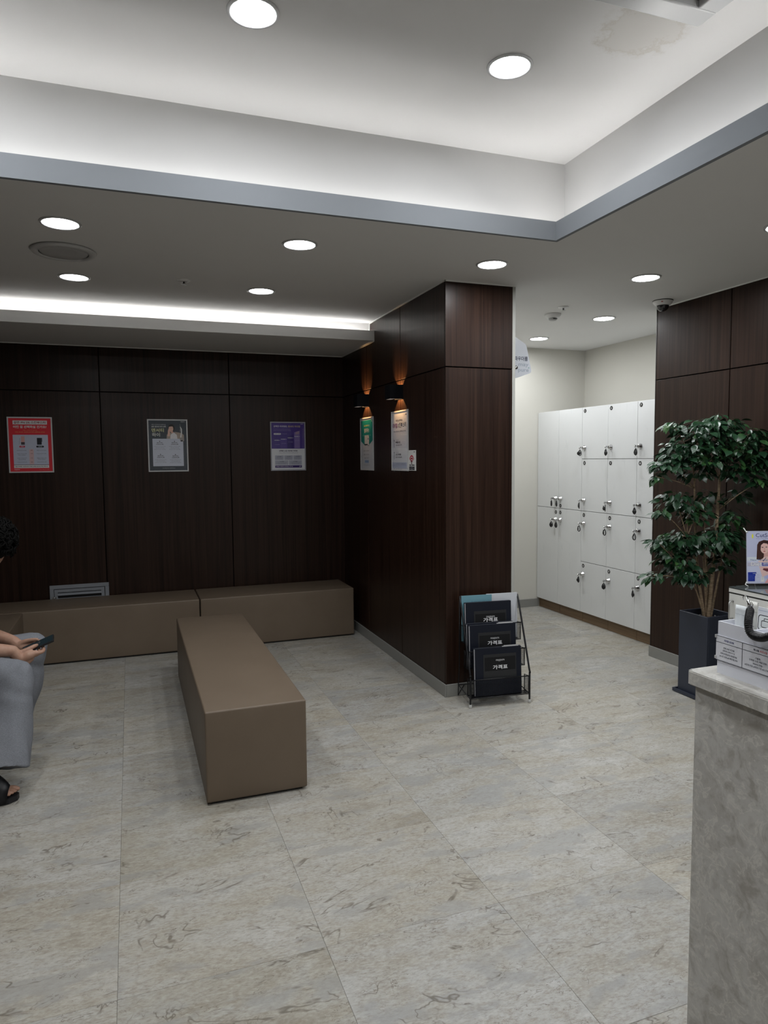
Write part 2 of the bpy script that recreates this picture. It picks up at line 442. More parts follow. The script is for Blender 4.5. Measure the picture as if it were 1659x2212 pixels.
# trims
struct('trim_1', MB().box(PX2, PX2+0.020, PY-0.001, PY+0.10, 0, H), mat('jamb_grey', (0.42, 0.42, 0.39), 0.6))
struct('trim_2', MB().box(PX-0.006, PX, PY-0.006, 5.30, H-0.007, H).box(PX-0.006, PX2+0.02, PY-0.006, PY, H-0.007, H).box(PX-0.006, PX, 5.296, 5.309, 2.42, H), TRIMWHITE)
struct('trim_3', MB().box(RX-0.006, RX, YN, RY, H-0.007, H), TRIMWHITE)
struct('trim_4', MB().box(XL, PX, YB-0.006, YB, 2.409, 2.416).box(PX-0.006, PX, 5.2, YB-0.006, 2.409, 2.416), TRIMWHITE)
struct('trim_5', MB().box(RX-0.002, RX+0.075, RY, RY+0.006, 0, H), mat('jamb_dark', (0.03, 0.022, 0.02), 0.5))
# baseboards
bt = 0.010
def base(name, x0, x1, y0, y1): struct(name, MB().bbox(x0, x1, y0, y1, 0, 0.08, 0.002, 1), BASEB)
base('baseboard_pillar_side', PX-bt, PX-0.0002, PY-bt, YB)
base('baseboard_pillar_front', PX-bt+0.0101, PX2+0.02, PY-bt, PY-0.0012)
base('baseboard_right', RX-bt, RX-0.0002, YN, RY+0.01)
base('baseboard_right_end', RX-bt+0.0101, RX+0.075, RY+0.0062, RY+0.016)
base('baseboard_corridor', PX2, LX+0.02, YF-bt, YF-0.0002)
base('baseboard_back', XL, PX-bt-0.001, YB-bt, YB-0.0002)
base('baseboard_left', XL+0.0002, XL+bt, YN, YB-bt-0.001)

# ---- ceiling with raised tray and coves
SB = 0.145      # set-back of the tray wall behind the lip
mb = MB()
CT = H + 0.03
x0, x1, y0, y1 = XL-0.1, WX+0.1, YN-0.1, YB+0.1
IN = 0.02
mb.box(x0, x1, TYf+IN, 5.309, H, CT).box(x0, x1, y0, TYn-IN, H, CT).box(x0, TXl-IN, TYn-IN, TYf+IN, H, CT).box(TXr+IN, x1, TYn-IN, TYf+IN, H, CT)
mb.box(PX-0.05, x1, 5.309, y1, H, CT)
ce = struct('ceiling', mb, PAINT)
lip = MB()
lip.box(TXl-IN, TXr+IN, TYf, TYf+IN, H, TZ).box(TXl-IN, TXr+IN, TYn-IN, TYn, H, TZ).box(TXl-IN, TXl, TYn, TYf, H, TZ).box(TXr, TXr+IN, TYn, TYf, H, TZ)
obj('tray_lip', lip, PAINT_LIP, ce)
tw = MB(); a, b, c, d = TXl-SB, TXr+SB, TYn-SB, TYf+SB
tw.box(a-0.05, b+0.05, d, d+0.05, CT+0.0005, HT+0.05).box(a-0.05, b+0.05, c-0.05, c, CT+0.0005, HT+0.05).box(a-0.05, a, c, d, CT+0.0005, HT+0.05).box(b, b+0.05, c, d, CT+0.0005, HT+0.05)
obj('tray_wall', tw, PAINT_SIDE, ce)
obj('tray_top', MB().box(a, b, c, d, HT, HT+0.05), PAINT_TOP, ce)
st = MB(); s0, s1 = 0.078, 0.098; zs = H+0.031
st.box(TXl-0.03, TXr+0.03, TYf+IN+s0, TYf+IN+s1, zs, zs+0.008).box(TXr+IN+s0, TXr+IN+s1, TYn, TYf+0.03, zs, zs+0.008)
st.box(TXl-IN-s1, TXl-IN-s0, TYn, TYf+0.03, zs, zs+0.008).box(TXl-0.03, TXr+0.03, TYn-IN-s1, TYn-IN-s0, zs, zs+0.008)
obj('led_strip', st, COVEM, ce)
# lowered soffit along the back wall with an up-light channel behind its lip
so = MB()
so.box(XL, PX, 5.216, YB, 2.416, 2.436).box(XL, PX, 5.196, 5.216, 2.416, 2.4926)
sf = struct('ceiling_soffit', so, PAINT)
obj('channel_wall', MB().box(XL-0.1, PX, 5.309, 5.34, 2.436, H+0.03), PAINT_TOP, sf)
obj('led_strip', MB().box(XL+0.02, PX-0.02, 5.294, 5.3085, 2.468, 2.482), COVEM2, sf)

# ---- recessed downlights
def downlight_parts():
    tr = MB().lathe([(0.074, 0.0), (0.089, 0.0), (0.0885, -0.004), (0.0775, -0.0065), (0.074, -0.002)], 40, cap=False)
    df = MB().add([(0.0765*math.cos(2*PI*k/28), 0.0765*math.sin(2*PI*k/28), -0.0030) for k in range(28)], [tuple(range(28))[::-1]])
    return tr.mesh('trim_ring', mat('lamp_trim', (0.55, 0.55, 0.56), 0.3)), df.mesh('diffuser', LAMPM)
TRM, DFM = downlight_parts()
DFM2 = DFM.copy(); DFM2.materials.clear(); DFM2.materials.append(LAMPM2)
DFM3 = DFM.copy(); DFM3.materials.clear(); DFM3.materials.append(LAMPM3)
DFM4 = DFM.copy(); DFM4.materials.clear(); DFM4.materials.append(LAMPM4)
def downlight(x, y, z, label):
    t = thing('ceiling_downlight', label, 'downlight', (x, y, z), group='recessed round downlights')
    obj('trim_ring', TRM, None, t); obj('diffuser', DFM2 if (4.3 < y < 4.55 and x < 2) else DFM4 if (y > 4.5 and x > 2) else DFM3 if (3.4 < y < 3.6 and x < 1.5) else DFM, None, t)
for x, y, lb in [
    (-0.257, 3.515, 'lit round downlight on the low ceiling in front of the round air diffuser'),
    (-0.268, 4.500, 'lit round downlight between the round air diffuser and the back soffit'),
    (0.832, 3.485, 'lit round downlight on the low ceiling just below the middle of the tray edge'),
    (0.819, 4.502, 'lit round downlight near the soffit, right of the sprinkler head'),
    (1.922, 3.503, 'lit round downlight just in front of the wooden pillar top'),
    (2.945, 3.472, 'lit round downlight over the passage, nearest the dome camera'),
    (3.485, 4.570, 'lit round downlight above the lockers, right of the smoke detector'),
    (3.504, 5.514, 'lit round downlight at the far end of the locker passage'),
    (2.913, 2.500, 'lit round downlight cut by the right edge, above the plant')]:
    downlight(x, y, H, lb)
for x, y, lb in [(0.443, 2.469, 'lit round downlight at the top of the raised ceiling tray'),
    (1.431, 2.472, 'lit round downlight in the raised tray, nearest the tray corner')]:
    downlight(x, y, HT, lb)
for x, y, z in [(-0.55, 2.47, HT), (-0.55, 0.95, HT), (0.443, 0.95, HT), (1.431, 0.70, HT), (0.443, -0.7, HT), (1.431, -0.7, HT),
                (2.913, 1.4, H), (2.913, 0.3, H), (2.913, -0.8, H)]:
    downlight(x, y, z, 'lit round ceiling downlight behind the photographer over the reception area')
downlight(2.72, 5.30, H, 'added unseen round downlight behind the wooden pillar, brightening the locker passage')  # extra lamp, added out of view to brighten the passage and its ceiling

# ---- things fixed to the ceilings
t = thing('air_diffuser', 'large round grey air diffuser flush with the low ceiling', 'air vent', (-0.280, 3.967, H))
GREYM = mat('diffuser_grey', (0.55, 0.55, 0.55), 0.5)
obj('outer_ring', MB().lathe([(0.118, -0.002), (0.150, 0.0), (0.157, -0.006), (0.150, -0.014), (0.122, -0.018), (0.118, -0.012)], 48, cap=False), GREYM, t)
obj('cone', MB().lathe([(0.114, -0.010), (0.110, -0.014), (0.060, -0.006), (0.02, -0.004), (0.001, -0.004)], 48, cap=False), mat('diffuser_inner', (0.50, 0.50, 0.50), 0.5), t)
def sprinkler(x, y, label):
    t = thing('sprinkler_head', label, 'sprinkler', (x, y, H))
    obj('escutcheon', MB().lathe([(0.038, 0), (0.038, -0.003), (0.026, -0.009), (0.012, -0.010)], 28), WHITE, t)
    obj('deflector', MB().lathe([(0.006, -0.010), (0.006, -0.022), (0.016, -0.024), (0.016, -0.026)], 16), STEEL, t)
sprinkler(0.338, 4.38, 'small metal sprinkler head on the low ceiling between four downlights')
sprinkler(2.947, 4.322, 'small white sprinkler disc on the ceiling behind the smoke detector')
t = thing('smoke_detector', 'white round smoke detector on the ceiling of the locker passage', 'smoke detector', (3.017, 4.56, H))
obj('base', MB().lathe([(0.060, 0), (0.060, -0.012), (0.050, -0.026), (0.040, -0.030)], 32), WHITE, t)
obj('sensing_chamber', MB().lathe([(0.032, -0.030), (0.032, -0.036), (0.030, -0.036), (0.030, -0.044), (0.022, -0.048)], 24), mat('detector_grey', (0.45, 0.45, 0.45), 0.5), t)
obj('slot', MB().box(-0.018, 0.018, -0.0335, -0.030, -0.041, -0.037), BLACK, t)
t = thing('dome_camera', 'white security dome camera on the ceiling by the dark wall corner', 'security camera', (3.490, 3.94, H))
obj('housing', MB().lathe([(0.064, 0), (0.066, -0.006), (0.064, -0.014), (0.052, -0.030), (0.040, -0.034)], 36), WHITE, t)
obj('mount_ring', MB().lathe([(0.067, 0), (0.068, -0.001), (0.068, -0.004), (0.066, -0.005)], 36, cap=False), BLACK, t)
obj('dome', MB().lathe([(0.041, -0.032), (0.041, -0.040), (0.036, -0.055), (0.025, -0.067), (0.010, -0.073), (0.001, -0.074)], 28), mat('smoked_dome', (0.01, 0.01, 0.012), 0.06, spec=0.8), t)
obj('red_mark', MB().box(-0.050, -0.040, -0.048, -0.040, -0.020, -0.016), mat('red_mark', (0.4, 0.03, 0.02), 0.5), t)
# ceiling-cassette air conditioner inside the tray
t = thing('air_conditioner', 'white ceiling cassette air conditioner at the corner of the raised tray', 'air conditioner', (1.48, 1.58, HT))
ACW = mat('ac_white', (0.68, 0.69, 0.70), 0.25)
fr = MB()
fr.bbox(-0.42, 0.42, 0.34, 0.42, -0.030, 0, 0.005, 2).bbox(-0.42, 0.42, -0.42, -0.34, -0.030, 0, 0.005, 2).bbox(-0.42, -0.34, -0.34, 0.34, -0.030, 0, 0.005, 2).bbox(0.34, 0.42, -0.34, 0.34, -0.030, 0, 0.005, 2)
obj('frame', fr, ACW, t)
obj('grille', MB().bbox(-0.25, 0.25, -0.25, 0.25, -0.034, -0.004, 0.004, 1), ACW, t)
for k in range(4):
    a = k*PI/2
    obj('louver', MB().bbox(-0.22, 0.22, 0.27, 0.325, -0.026, -0.014, 0.003, 1), ACW, t, rot=(0, 0, a))
    obj('slot', MB().box(-0.33, 0.33, 0.425-0.0045, 0.4215, -0.022, -0.019).box(-0.33, 0.33, 0.4195, 0.4215, -0.012, -0.009), mat('ac_slot', (0.1, 0.1, 0.11), 0.6), t, rot=(0, 0, a))
obj('recess', MB().box(-0.34, 0.34, -0.34, 0.34, -0.004, -0.001), mat('ac_recess', (0.12, 0.12, 0.12), 0.7), t)

# ================================================================== SCONCES
def sconce(y, label):
    z0, z1 = 1.918, 2.016; w = 0.050; d = 0.10; tk = 0.004
    t = thing('wall_sconce', label, 'wall lamp', (PX, y, (z0+z1)/2), group='black box wall sconces')
    h = (z1-z0)/2
    b = MB().box(-d, -d+tk, -w, w, -h, h).box(-d+tk, 0, -w, -w+tk, -h, h).box(-d+tk, 0, w-tk, w, -h, h).box(-tk*0.6, 0, -w+tk, w-tk, -h, h)
    obj('housing', b, NAVY_BLACK, t)
    for s in (-1, 1):   # inner lens plates leave an open slot next to the wall
        zz = sorted((s*(h-0.0025), s*(h-0.0005)))
        obj('lens_plate', MB().box(-d+tk, -0.056, -w+tk, w-tk, zz[0], zz[1]), mat('sconce_lens', (0.55, 0.55, 0.55), 0.4, emit=(1.0, 0.9, 0.8), estr=0.12), t)
    obj('lamp_core', MB().box(-0.036, -0.028, -0.008, 0.008, -0.002, 0.002), mat('sconce_core', (0.6, 0.5, 0.4), 0.5), t)
    for s in (-1, 1):
        l = bpy.data.lights.new('sconce_light', 'SPOT'); l.energy = 6.5; l.color = (1.0, 0.55, 0.22); l.spot_size = math.radians(124); l.spot_blend = 0.15; l.shadow_soft_size = 0.003
        lo = bpy.data.objects.new('sconce_light', l); COL.objects.link(lo); lo.parent = t
        lo.location = (-0.042, 0, s*0.008); lo.rotation_euler = (0, -math.radians(64) if s < 0 else PI+math.radians(64), 0)
sconce(4.6455, 'black box wall sconce above the white poster, nearer the pillar corner')
sconce(5.389, 'black box wall sconce above the teal poster in the dark corner')
# ================================================================== BENCHES
def bench(x0, x1, y0, y1, h, label):
    t = thing('upholstered_bench', label, 'bench', ((x0+x1)/2, (y0+y1)/2, 0), group='taupe box benches')
    a, b = (x1-x0)/2, (y1-y0)/2
    bm = bmesh.new(); bmesh.ops.create_cube(bm, size=1)
    for v in bm.verts: v.co = (v.co.x*2*a, v.co.y*2*b, 0.012+(v.co.z+0.5)*(h-0.012))
    bmesh.ops.subdivide_edges(bm, edges=bm.edges[:], cuts=7, use_grid_fill=True)
    for v in bm.verts:   # slightly cushioned faces
        u, w, q = v.co.x/a, v.co.y/b, (v.co.z-0.012)/(h-0.012)*2-1
        bu, bw, bq = (1-u*u), (1-w*w), (1-q*q)
        if q > 0.999: v.co.z += 0.006*max(0, bu*bw)**0.5
        if abs(u) > 0.999: v.co.x += math.copysign(0.004*(max(0, bw)*max(0, bq))**0.5, u)
        if abs(w) > 0.999: v.co.y += math.copysign(0.004*(max(0, bu)*max(0, bq))**0.5, w)
    ed = [e for e in bm.edges if e.calc_face_angle(0) > 1.0]
    bmesh.ops.bevel(bm, geom=ed, offset=0.009, segments=3, profile=0.6, affect='EDGES')
    u = obj('upholstery', MB().bm(bm, None, True), LEATHER, t)
    smooth_by_angle(u, 50)
    obj('plinth', MB().box(-a+0.02, a-0.02, -b+0.02, b-0.02, 0, 0.013), BLACK, t)
    e = 0.0045; zt = h-0.0035
    p = MB().tube([(-a+e, -b+e, zt), (a-e, -b+e, zt), (a-e, b-e, zt), (-a+e, b-e, zt)], 0.0022, 6, closed=True)
    for sx in (-1, 1):
        for sy in (-1, 1): p.tube([(sx*(a-e), sy*(b-e), 0.02), (sx*(a-e), sy*(b-e), h-0.006)], 0.0018, 6)
    obj('seam', p, SEAM, t)
    return t
bench(0.263, 0.710, 3.008, 4.93, 0.4175, 'free-standing taupe bench in the middle of the floor')
bench(0.484, 1.748, 5.582, 6.044, 0.409, 'taupe bench along the back wall ending at the dark corner')
bench(-1.255, 0.476, 5.582, 6.044, 0.409, 'long taupe bench along the back wall in front of the louvred vent')
bench(-1.255, -0.768, 4.325, 5.572, 0.409, 'taupe bench along the left wall, meeting the back bench')
bench(-1.255, -0.768, 3.065, 4.315, 0.409, 'taupe bench on which the person in grey trousers sits')

# ================================================================== LOUVRED VENT in the back wall
t = thing('louvred_vent', 'grey metal louvred vent low on the back wall behind the bench', 'vent', (-0.417, YB, 0.36))
VG = mat('vent_grey', (0.27, 0.285, 0.31), 0.5)
W2, H2 = 0.22, 0.152
f = MB().bbox(-W2, W2, -0.014, 0, H2-0.030, H2, 0.002, 1).bbox(-W2, W2, -0.014, 0, -H2, -H2+0.03, 0.002, 1).bbox(-W2, -W2+0.03, -0.014, 0, -H2+0.03, H2-0.03, 0.002, 1).bbox(W2-0.03, W2, -0.014, 0, -H2+0.03, H2-0.03, 0.002, 1)
obj('frame', f, VG, t)
i0 = 0.034
f = MB().box(-W2+i0, W2-i0, -0.018, -0.002, H2-0.056, H2-i0).box(-W2+i0, W2-i0, -0.018, -0.002, -H2+i0, -H2+0.056).box(-W2+i0, -W2+0.058, -0.018, -0.002, -H2+0.056, H2-0.056).box(W2-0.058, W2-i0, -0.018, -0.002, -H2+0.056, H2-0.056)
obj('door_frame', f, VG, t)
obj('backing', MB().box(-W2+0.05, W2-0.05, -0.002, -0.0002, -H2+0.04, H2-0.04), BLACK, t)
for k in range(4):
    z = H2-0.071-k*0.044
    Mx = Matrix.Translation((0, -0.012, z)) @ Matrix.Rotation(math.radians(40), 4, 'X')
    obj('slat', MB().box(-W2+0.058, W2-0.058, -0.015, 0.016, -0.001, 0.001, Mx), VG, t)
obj('hinge', MB().box(-W2+0.018, -W2+0.048, -0.022, -0.0145, H2-0.116, H2-0.090).lathe([(0.0035, -0.014), (0.0035, 0.014)], 8, Matrix.Translation((-W2+0.033, -0.022, H2-0.103))), STEEL, t)

# ================================================================== POSTERS
def poster(name, label, x, y, z0, z1, w, rotz, pr, frame_col=(0.62, 0.62, 0.62), border=0.010, depth=0.006, gl=True):
    """frame standing proud of the wall; print drawn by pr(Print, w, h) with origin at lower-left of the sheet"""
    h = z1-z0
    t = thing(name, label, 'poster', (x, y, z0), (0, 0, rotz), group='framed clinic posters')
    b = border
    f = MB().bbox(0, w, -depth, 0, 0, b, 0.001, 1).bbox(0, w, -depth, 0, h-b, h, 0.001, 1).bbox(0, b, -depth, 0, b, h-b, 0.001, 1).bbox(w-b, w, -depth, 0, b, h-b, 0.001, 1)
    obj('frame', f, mat('poster_frame_%d' % int(frame_col[0]*100), frame_col, 0.35), t)
    obj('sheet', MB().box(b, w-b, -0.0030, -0.0004, b, h-b), mat('poster_paper', (0.80, 0.81, 0.85), 0.6), t)
    P = Print(); pr(P, w, h); P.build(t, y=-0.0031)
    if gl:
        g = MATS.get('poster_glazing')
        if g is None:
            g = mat('poster_glazing', (1, 1, 1), 0.03); n = g.node_tree; n.nodes.remove(n.nodes['Principled BSDF'])
            tr = n.nodes.new('ShaderNodeBsdfTransparent'); gg = n.nodes.new('ShaderNodeBsdfGlossy'); mx = n.nodes.new('ShaderNodeMixShader'); lw = n.nodes.new('ShaderNodeLayerWeight'); pw = n.nodes.new('ShaderNodeMath'); fr_ = n.nodes.new('ShaderNodeMath')
            gg.inputs['Roughness'].default_value = 0.02
            lw.inputs[0].default_value = 0.5; pw.operation = 'POWER'; pw.inputs[1].default_value = 5.0; n.links.new(lw.outputs['Facing'], pw.inputs[0]); fr_.operation = 'MULTIPLY_ADD'; fr_.inputs[1].default_value = 0.9; fr_.inputs[2].default_value = 0.045; n.links.new(pw.outputs[0], fr_.inputs[0]); n.links.new(fr_.outputs[0], mx.inputs[0]); n.links.new(tr.outputs[0], mx.inputs[1]); n.links.new(gg.outputs[0], mx.inputs[2])
            n.links.new(mx.outputs[0], n.nodes['Material Output'].inputs['Surface'])
        obj('glazing', MB().add([(b, -0.005, b), (w-b, -0.005, b), (w-b, -0.005, h-b), (b, -0.005, h-b)], [(0, 1, 2, 3)]), g, t)
    return t
INK = (28, 28, 40); GREY = (110, 110, 122); PAPER = (190, 194, 205)
def lines(P, x, z, w, n, dz, h, col, align='C'):
    """a block of tiny print, too small to read"""
    words = ['리비힐 스킨부스터 선택', '어떤 걸 선택하실', '덴서티 하이 리비힐', '같은 스킨부스터', '가격표 선택']
    for k in range(n): P.text(words[k % 5], x, z-k*dz, h, col, w=w*(1-0.22*(k % 2)), align=align, bold=0.0)
def p_red(P, w, h):
    R = (196, 40, 52)
    b = 0.010; P.rect(b, b, w-b, h-b, R)
    P.rect(0.040, h-0.058, w-0.036, h-0.028, (226, 214, 216)); P.text('같은 PN 2% 스킨부스터', w/2, h-0.0525, 0.0195, (120, 24, 40), w=0.222, align='C', bold=0.025)
    P.text('어떤 걸 선택하실 건가요?', w/2, h-0.087, 0.021, (232, 222, 224), w=0.235, align='C', bold=0.03)
    P.text('어떤 스킨부스터 걸가요', w/2, h-0.107, 0.007, (226, 150, 90), w=0.10, align='C', bold=0)
    P.text('가격, 부스터, 스킨부스터 하이 선택하실 건가요', w/2, h-0.122, 0.0085, (226, 150, 90), w=0.21, align='C', bold=0.02)
    P.rect(0.036, 0.064, w-0.034, h-0.138, (176, 180, 196))
    P.poly([(0.092, h-0.215), (0.118, h-0.215), (0.118, h-0.150), (0.092, h-0.150)], (196, 150, 146)); P.rect(0.092, h-0.215, 0.118, h-0.195, (70, 60, 66)); P.poly([(0.078, h-0.212), (0.080, h-0.212), (0.086, h-0.163), (0.084, h-0.163)], (120, 112, 122))
    P.rect(0.204, h-0.215, 0.237, h-0.162, (22, 24, 34)); P.rect(0.231, h-0.193, 0.241, h-0.162, (44, 46, 58))
    P.rrect(0.079, h-0.237, 0.119, h-0.223, (178, 38, 66), 0.0065); P.rrect(0.197, h-0.237, 0.252, h-0.223, (24, 26, 36), 0.0065)
    P.text('리비힐', 0.099, h-0.2335, 0.007, (232, 210, 214), align='C'); P.text('스킨스킨', 0.2245, h-0.2335, 0.007, (190, 200, 205), align='C')
    P.rect(0.146, 0.066, 0.178, h-0.250, (196, 166, 168))
    for k, z in enumerate((h-0.262, h-0.288, h-0.322, h-0.354)):
        P.text(('선택', '가격', '스킨', '하이')[k], 0.162, z, 0.0075, (110, 60, 66), align='C')
        lines(P, 0.094, z, 0.066, 2 if k in (1, 2) else 1, 0.011, 0.0065, INK); lines(P, 0.232, z, 0.066, 2 if k == 2 else 1, 0.011, 0.0065, INK)
    P.rect(0.036, 0.061, w-0.034, 0.064, (60, 60, 84))
    P.rect(0.036, 0.036, w-0.034, 0.0605, (206, 204, 210)); P.text('같은 리비힐, 스킨부스터 가격표 선택은 덴서티 하이 어떤 걸', w/2, 0.044, 0.0085, INK, w=0.225, align='C')
    P.text('maypure', 0.038, 0.020, 0.008, (230, 215, 215)); P.text('리비힐 스킨부스터 가격표', w-0.036, 0.020, 0.006, (220, 150, 140), align='R', bold=0)
def p_dark(P, w, h):
    D_ = (52, 58, 66); b = 0.010; P.rect(b, b, w-b, h-b, D_)
    P.text('maypure', w-0.022, h-0.024, 0.007, (200, 200, 205), align='R')
    P.text('어떤 스킨부스터 선택하실', 0.034, h-0.050, 0.011, (186, 186, 190), w=0.112, bold=0); P.text('같은 덴서티 하이 선택', 0.034, h-0.067, 0.012, (214, 214, 216), w=0.112, bold=0.02)
    P.text('덴서티', 0.034, h-0.106, 0.031, (214, 200, 150), w=0.096, bold=0.012); P.text('하이', 0.036, h-0.143, 0.031, (226, 222, 196), w=0.062, bold=0.012)
    # portrait of a woman in a white top and jacket, chin on hand, holding a curved hand-piece
    P.poly([(0.150, h-0.165), (0.152, h-0.128), (0.170, h-0.112), (0.222, h-0.104), (0.268, h-0.112), (0.288, h-0.128), (0.290, h-0.175), (0.160, h-0.175)], (150, 136, 126))
    P.poly([(0.178, h-0.172), (0.182, h-0.128), (0.206, h-0.106), (0.232, h-0.128), (0.238, h-0.172)], (200, 198, 206))
    P.oval(0.190, h-0.073, 0.026, 0.034, (26, 22, 24)); P.oval(0.187, h-0.078, 0.0185, 0.027, (206, 164, 148)); P.poly([(0.166, h-0.062), (0.172, h-0.048), (0.196, h-0.045), (0.212, h-0.062), (0.196, h-0.058)], (24, 20, 22))
    P.poly([(0.186, h-0.112), (0.189, h-0.098), (0.203, h-0.100), (0.206, h-0.114)], (196, 152, 136))
    P.oval(0.180, h-0.074, 0.0028, 0.0012, (40, 26, 26)); P.oval(0.194, h-0.074, 0.0028, 0.0012, (40, 26, 26)); P.oval(0.186, h-0.092, 0.004, 0.0013, (160, 70, 70))
    P.poly([(0.158, h-0.140), (0.163, h-0.090), (0.168, h-0.078), (0.172, h-0.092), (0.178, h-0.104), (0.176, h-0.140)], (204, 164, 148))
    P.poly([(0.258, h-0.150), (0.266, h-0.110), (0.266, h-0.080), (0.258, h-0.062), (0.264, h-0.060), (0.274, h-0.080), (0.274, h-0.110), (0.268, h-0.150)], (214, 212, 208))
    P.poly([(0.257, h-0.100), (0.262, h-0.070), (0.259, h-0.040), (0.2605, h-0.040), (0.264, h-0.070), (0.2595, h-0.100)], (170, 170, 168))
    P.rect(0.038, 0.046, w-0.038, h-0.160, (178, 182, 194)); P.poly([(0.250, h-0.150), (0.286, h-0.150), (0.290, h-0.176), (0.282, h-0.184), (0.262, h-0.184)], (140, 132, 128)); P.rect(0.262, h-0.172, 0.278, h-0.182, (36, 36, 42))
    for cx_, z in ((0.094, h-0.182), (0.212, h-0.182), (0.098, h-0.290), (0.216, h-0.292)):
        P.oval(cx_, z, 0.004, 0.004, INK); P.text('덴서티 하이', cx_, z-0.016, 0.009, INK, w=0.046, align='C', bold=0.03); P.text('스킨부스터 선택', cx_, z-0.029, 0.009, INK, w=0.058, align='C', bold=0.03)
        lines(P, cx_, z-0.046, 0.088, 3, 0.0115, 0.006, (88, 88, 100))
    P.text('어떤 걸 선택하실 건가요 가격표 리비힐 하이', w/2, 0.026, 0.0065, (170, 172, 178), w=0.10, align='C', bold=0)
def p_purple(P, w, h):
    V = (62, 44, 118); b = 0.010; P.rect(b, h*0.452, w-b, h-b, V)
    P.text('maypure', w-0.018, h-0.022, 0.0055, (190, 186, 210), align='R')
    P.text('강력한 리프팅은,', 0.030, h-0.049, 0.017, (196, 190, 214), w=0.122, bold=0.02); P.text('덴서티 하이팅', 0.158, h-0.049, 0.017, (176, 158, 122), w=0.108, bold=0.02)
    P.text('어떤 스킨부스터 걸 선택하실 건가요 같은', 0.030, h-0.068, 0.008, (140, 130, 176), w=0.145, bold=0); P.text('리프팅 가격표 선택은 덴서티 하이 리비힐', 0.030, h-0.081, 0.008, (140, 130, 176), w=0.15, bold=0)
    P.rrect(0.030, h-0.113, 0.094, h-0.099, (206, 200, 222), 0.0065); P.text('리프팅 가격표', 0.062, h-0.109, 0.0075, V, align='C', w=0.052); P.text('스킨부스터 선택', 0.100, h-0.109, 0.007, (150, 140, 184), w=0.046, bold=0)
    P.poly([(0.088, h*0.46), (0.146, h*0.46), (0.146, h-0.135), (0.088, h-0.150)], (72, 54, 128)); P.poly([(0.150, h*0.46), (0.206, h*0.46), (0.206, h-0.112), (0.150, h-0.126)], (50, 34, 104))
    P.poly([(0.212, h*0.46), (0.262, h*0.46), (0.262, h-0.076), (0.212, h-0.092)], (112, 96, 150)); P.poly([(0.224, h-0.112), (0.258, h-0.104), (0.258, h-0.080), (0.224, h-0.090)], (140, 120, 140))
    for k, (x, z) in enumerate(((0.060, h-0.166), (0.117, h-0.156), (0.178, h-0.144), (0.237, h-0.132))):
        P.text('리프팅 %d' % (k+1), x, z, 0.008, (206, 200, 222), w=0.048, align='C', bold=0.03); P.text('스킨 리프팅', x, z-0.036, 0.007, (150, 140, 184), w=0.042, align='C', bold=0)
    P.text('강력한 스킨 리프팅 가격표', w/2, h*0.452-0.026, 0.013, (46, 38, 70), w=0.165, align='C', bold=0.03); P.text('어떤 걸 선택하실 건가요 같은 스킨부스터 가격', w/2, h*0.452-0.041, 0.0065, (90, 86, 106), w=0.165, align='C', bold=0)
    for x0, x1, z0, z1 in ((0.038, 0.115, 0.094, 0.134), (0.120, 0.196, 0.094, 0.134), (0.201, 0.276, 0.094, 0.134), (0.038, 0.155, 0.052, 0.090), (0.160, 0.276, 0.052, 0.090)):
        P.rect(x0, z0, x1, z1, (150, 152, 166)); c = (x0+x1)/2
        P.text('스킨 리프팅', c, z1-0.014, 0.0075, (50, 46, 66), align='C', bold=0.03); lines(P, c, z1-0.023, (x1-x0)*0.7, 2, 0.009, 0.0055, (90, 88, 104))
    P.rect(0.038, 0.026, 0.276, 0.047, (50, 34, 96)); P.text('강력한 리프팅 선택하실 건가요', 0.046, 0.032, 0.009, (196, 186, 206), w=0.15); P.text('선택', 0.268, 0.032, 0.009, (196, 186, 206), align='R')
def p_teal(P, w, h):
    T_ = (24, 128, 124); b = 0.010
    P.poly([(b+0.008, h-0.022), (w-b-0.008, h-0.022), (w-b-0.008, 0.240), (w*0.66, 0.205), (w*0.34, 0.205), (b+0.008, 0.240)], T_)
    P.text('may', w-0.03, h-0.040, 0.010, (220, 230, 230), align='R')
    P.text('스킨 부스터', w/2-0.02, h-0.074, 0.014, (216, 214, 110), w=0.10, align='C', bold=0.03); P.text('스킨', w/2+0.055, h-0.074, 0.014, (190, 220, 220), align='C')
    P.text('벨라주스', w/2, h-0.124, 0.036, (226, 234, 234), w=0.125, align='C', bold=0.03)
    P.text('어떤 스킨부스터 걸 선택하실 건가요', w/2, h-0.150, 0.009, (150, 196, 194), w=0.21, align='C', bold=0)
    P.rect(w/2-0.055, 0.205, w/2+0.045, 0.285, (196, 200, 204)); P.rect(w/2-0.055, 0.205, w/2+0.025, 0.214, (24, 26, 30)); P.rrect(w/2+0.022, 0.200, w/2+0.058, 0.278, (214, 216, 220), 0.006); P.rect(w/2+0.022, 0.200, w/2+0.058, 0.204, (60, 62, 66)); P.oval(w/2+0.036, 0.255, 0.010, 0.006, (70, 60, 110))
    for k, z in enumerate((0.155, 0.125, 0.096)):
        P.oval(w/2-0.068+0.02*(k == 2), z+0.004, 0.006, 0.006, GREY); P.text('스킨부스터 벨라주스', w/2-0.055+0.02*(k == 2), z, 0.009, GREY, w=0.115-0.03*(k == 2), bold=0)
    P.rect(w/2-0.055, 0.060, w/2+0.045, 0.084, (150, 170, 196)); P.text('가격표 선택', w/2-0.005, 0.068, 0.010, (60, 90, 140), w=0.08, align='C')
    P.text('같은 스킨부스터 벨라주스 선택은', w/2, 0.040, 0.007, GREY, w=0.16, align='C', bold=0)
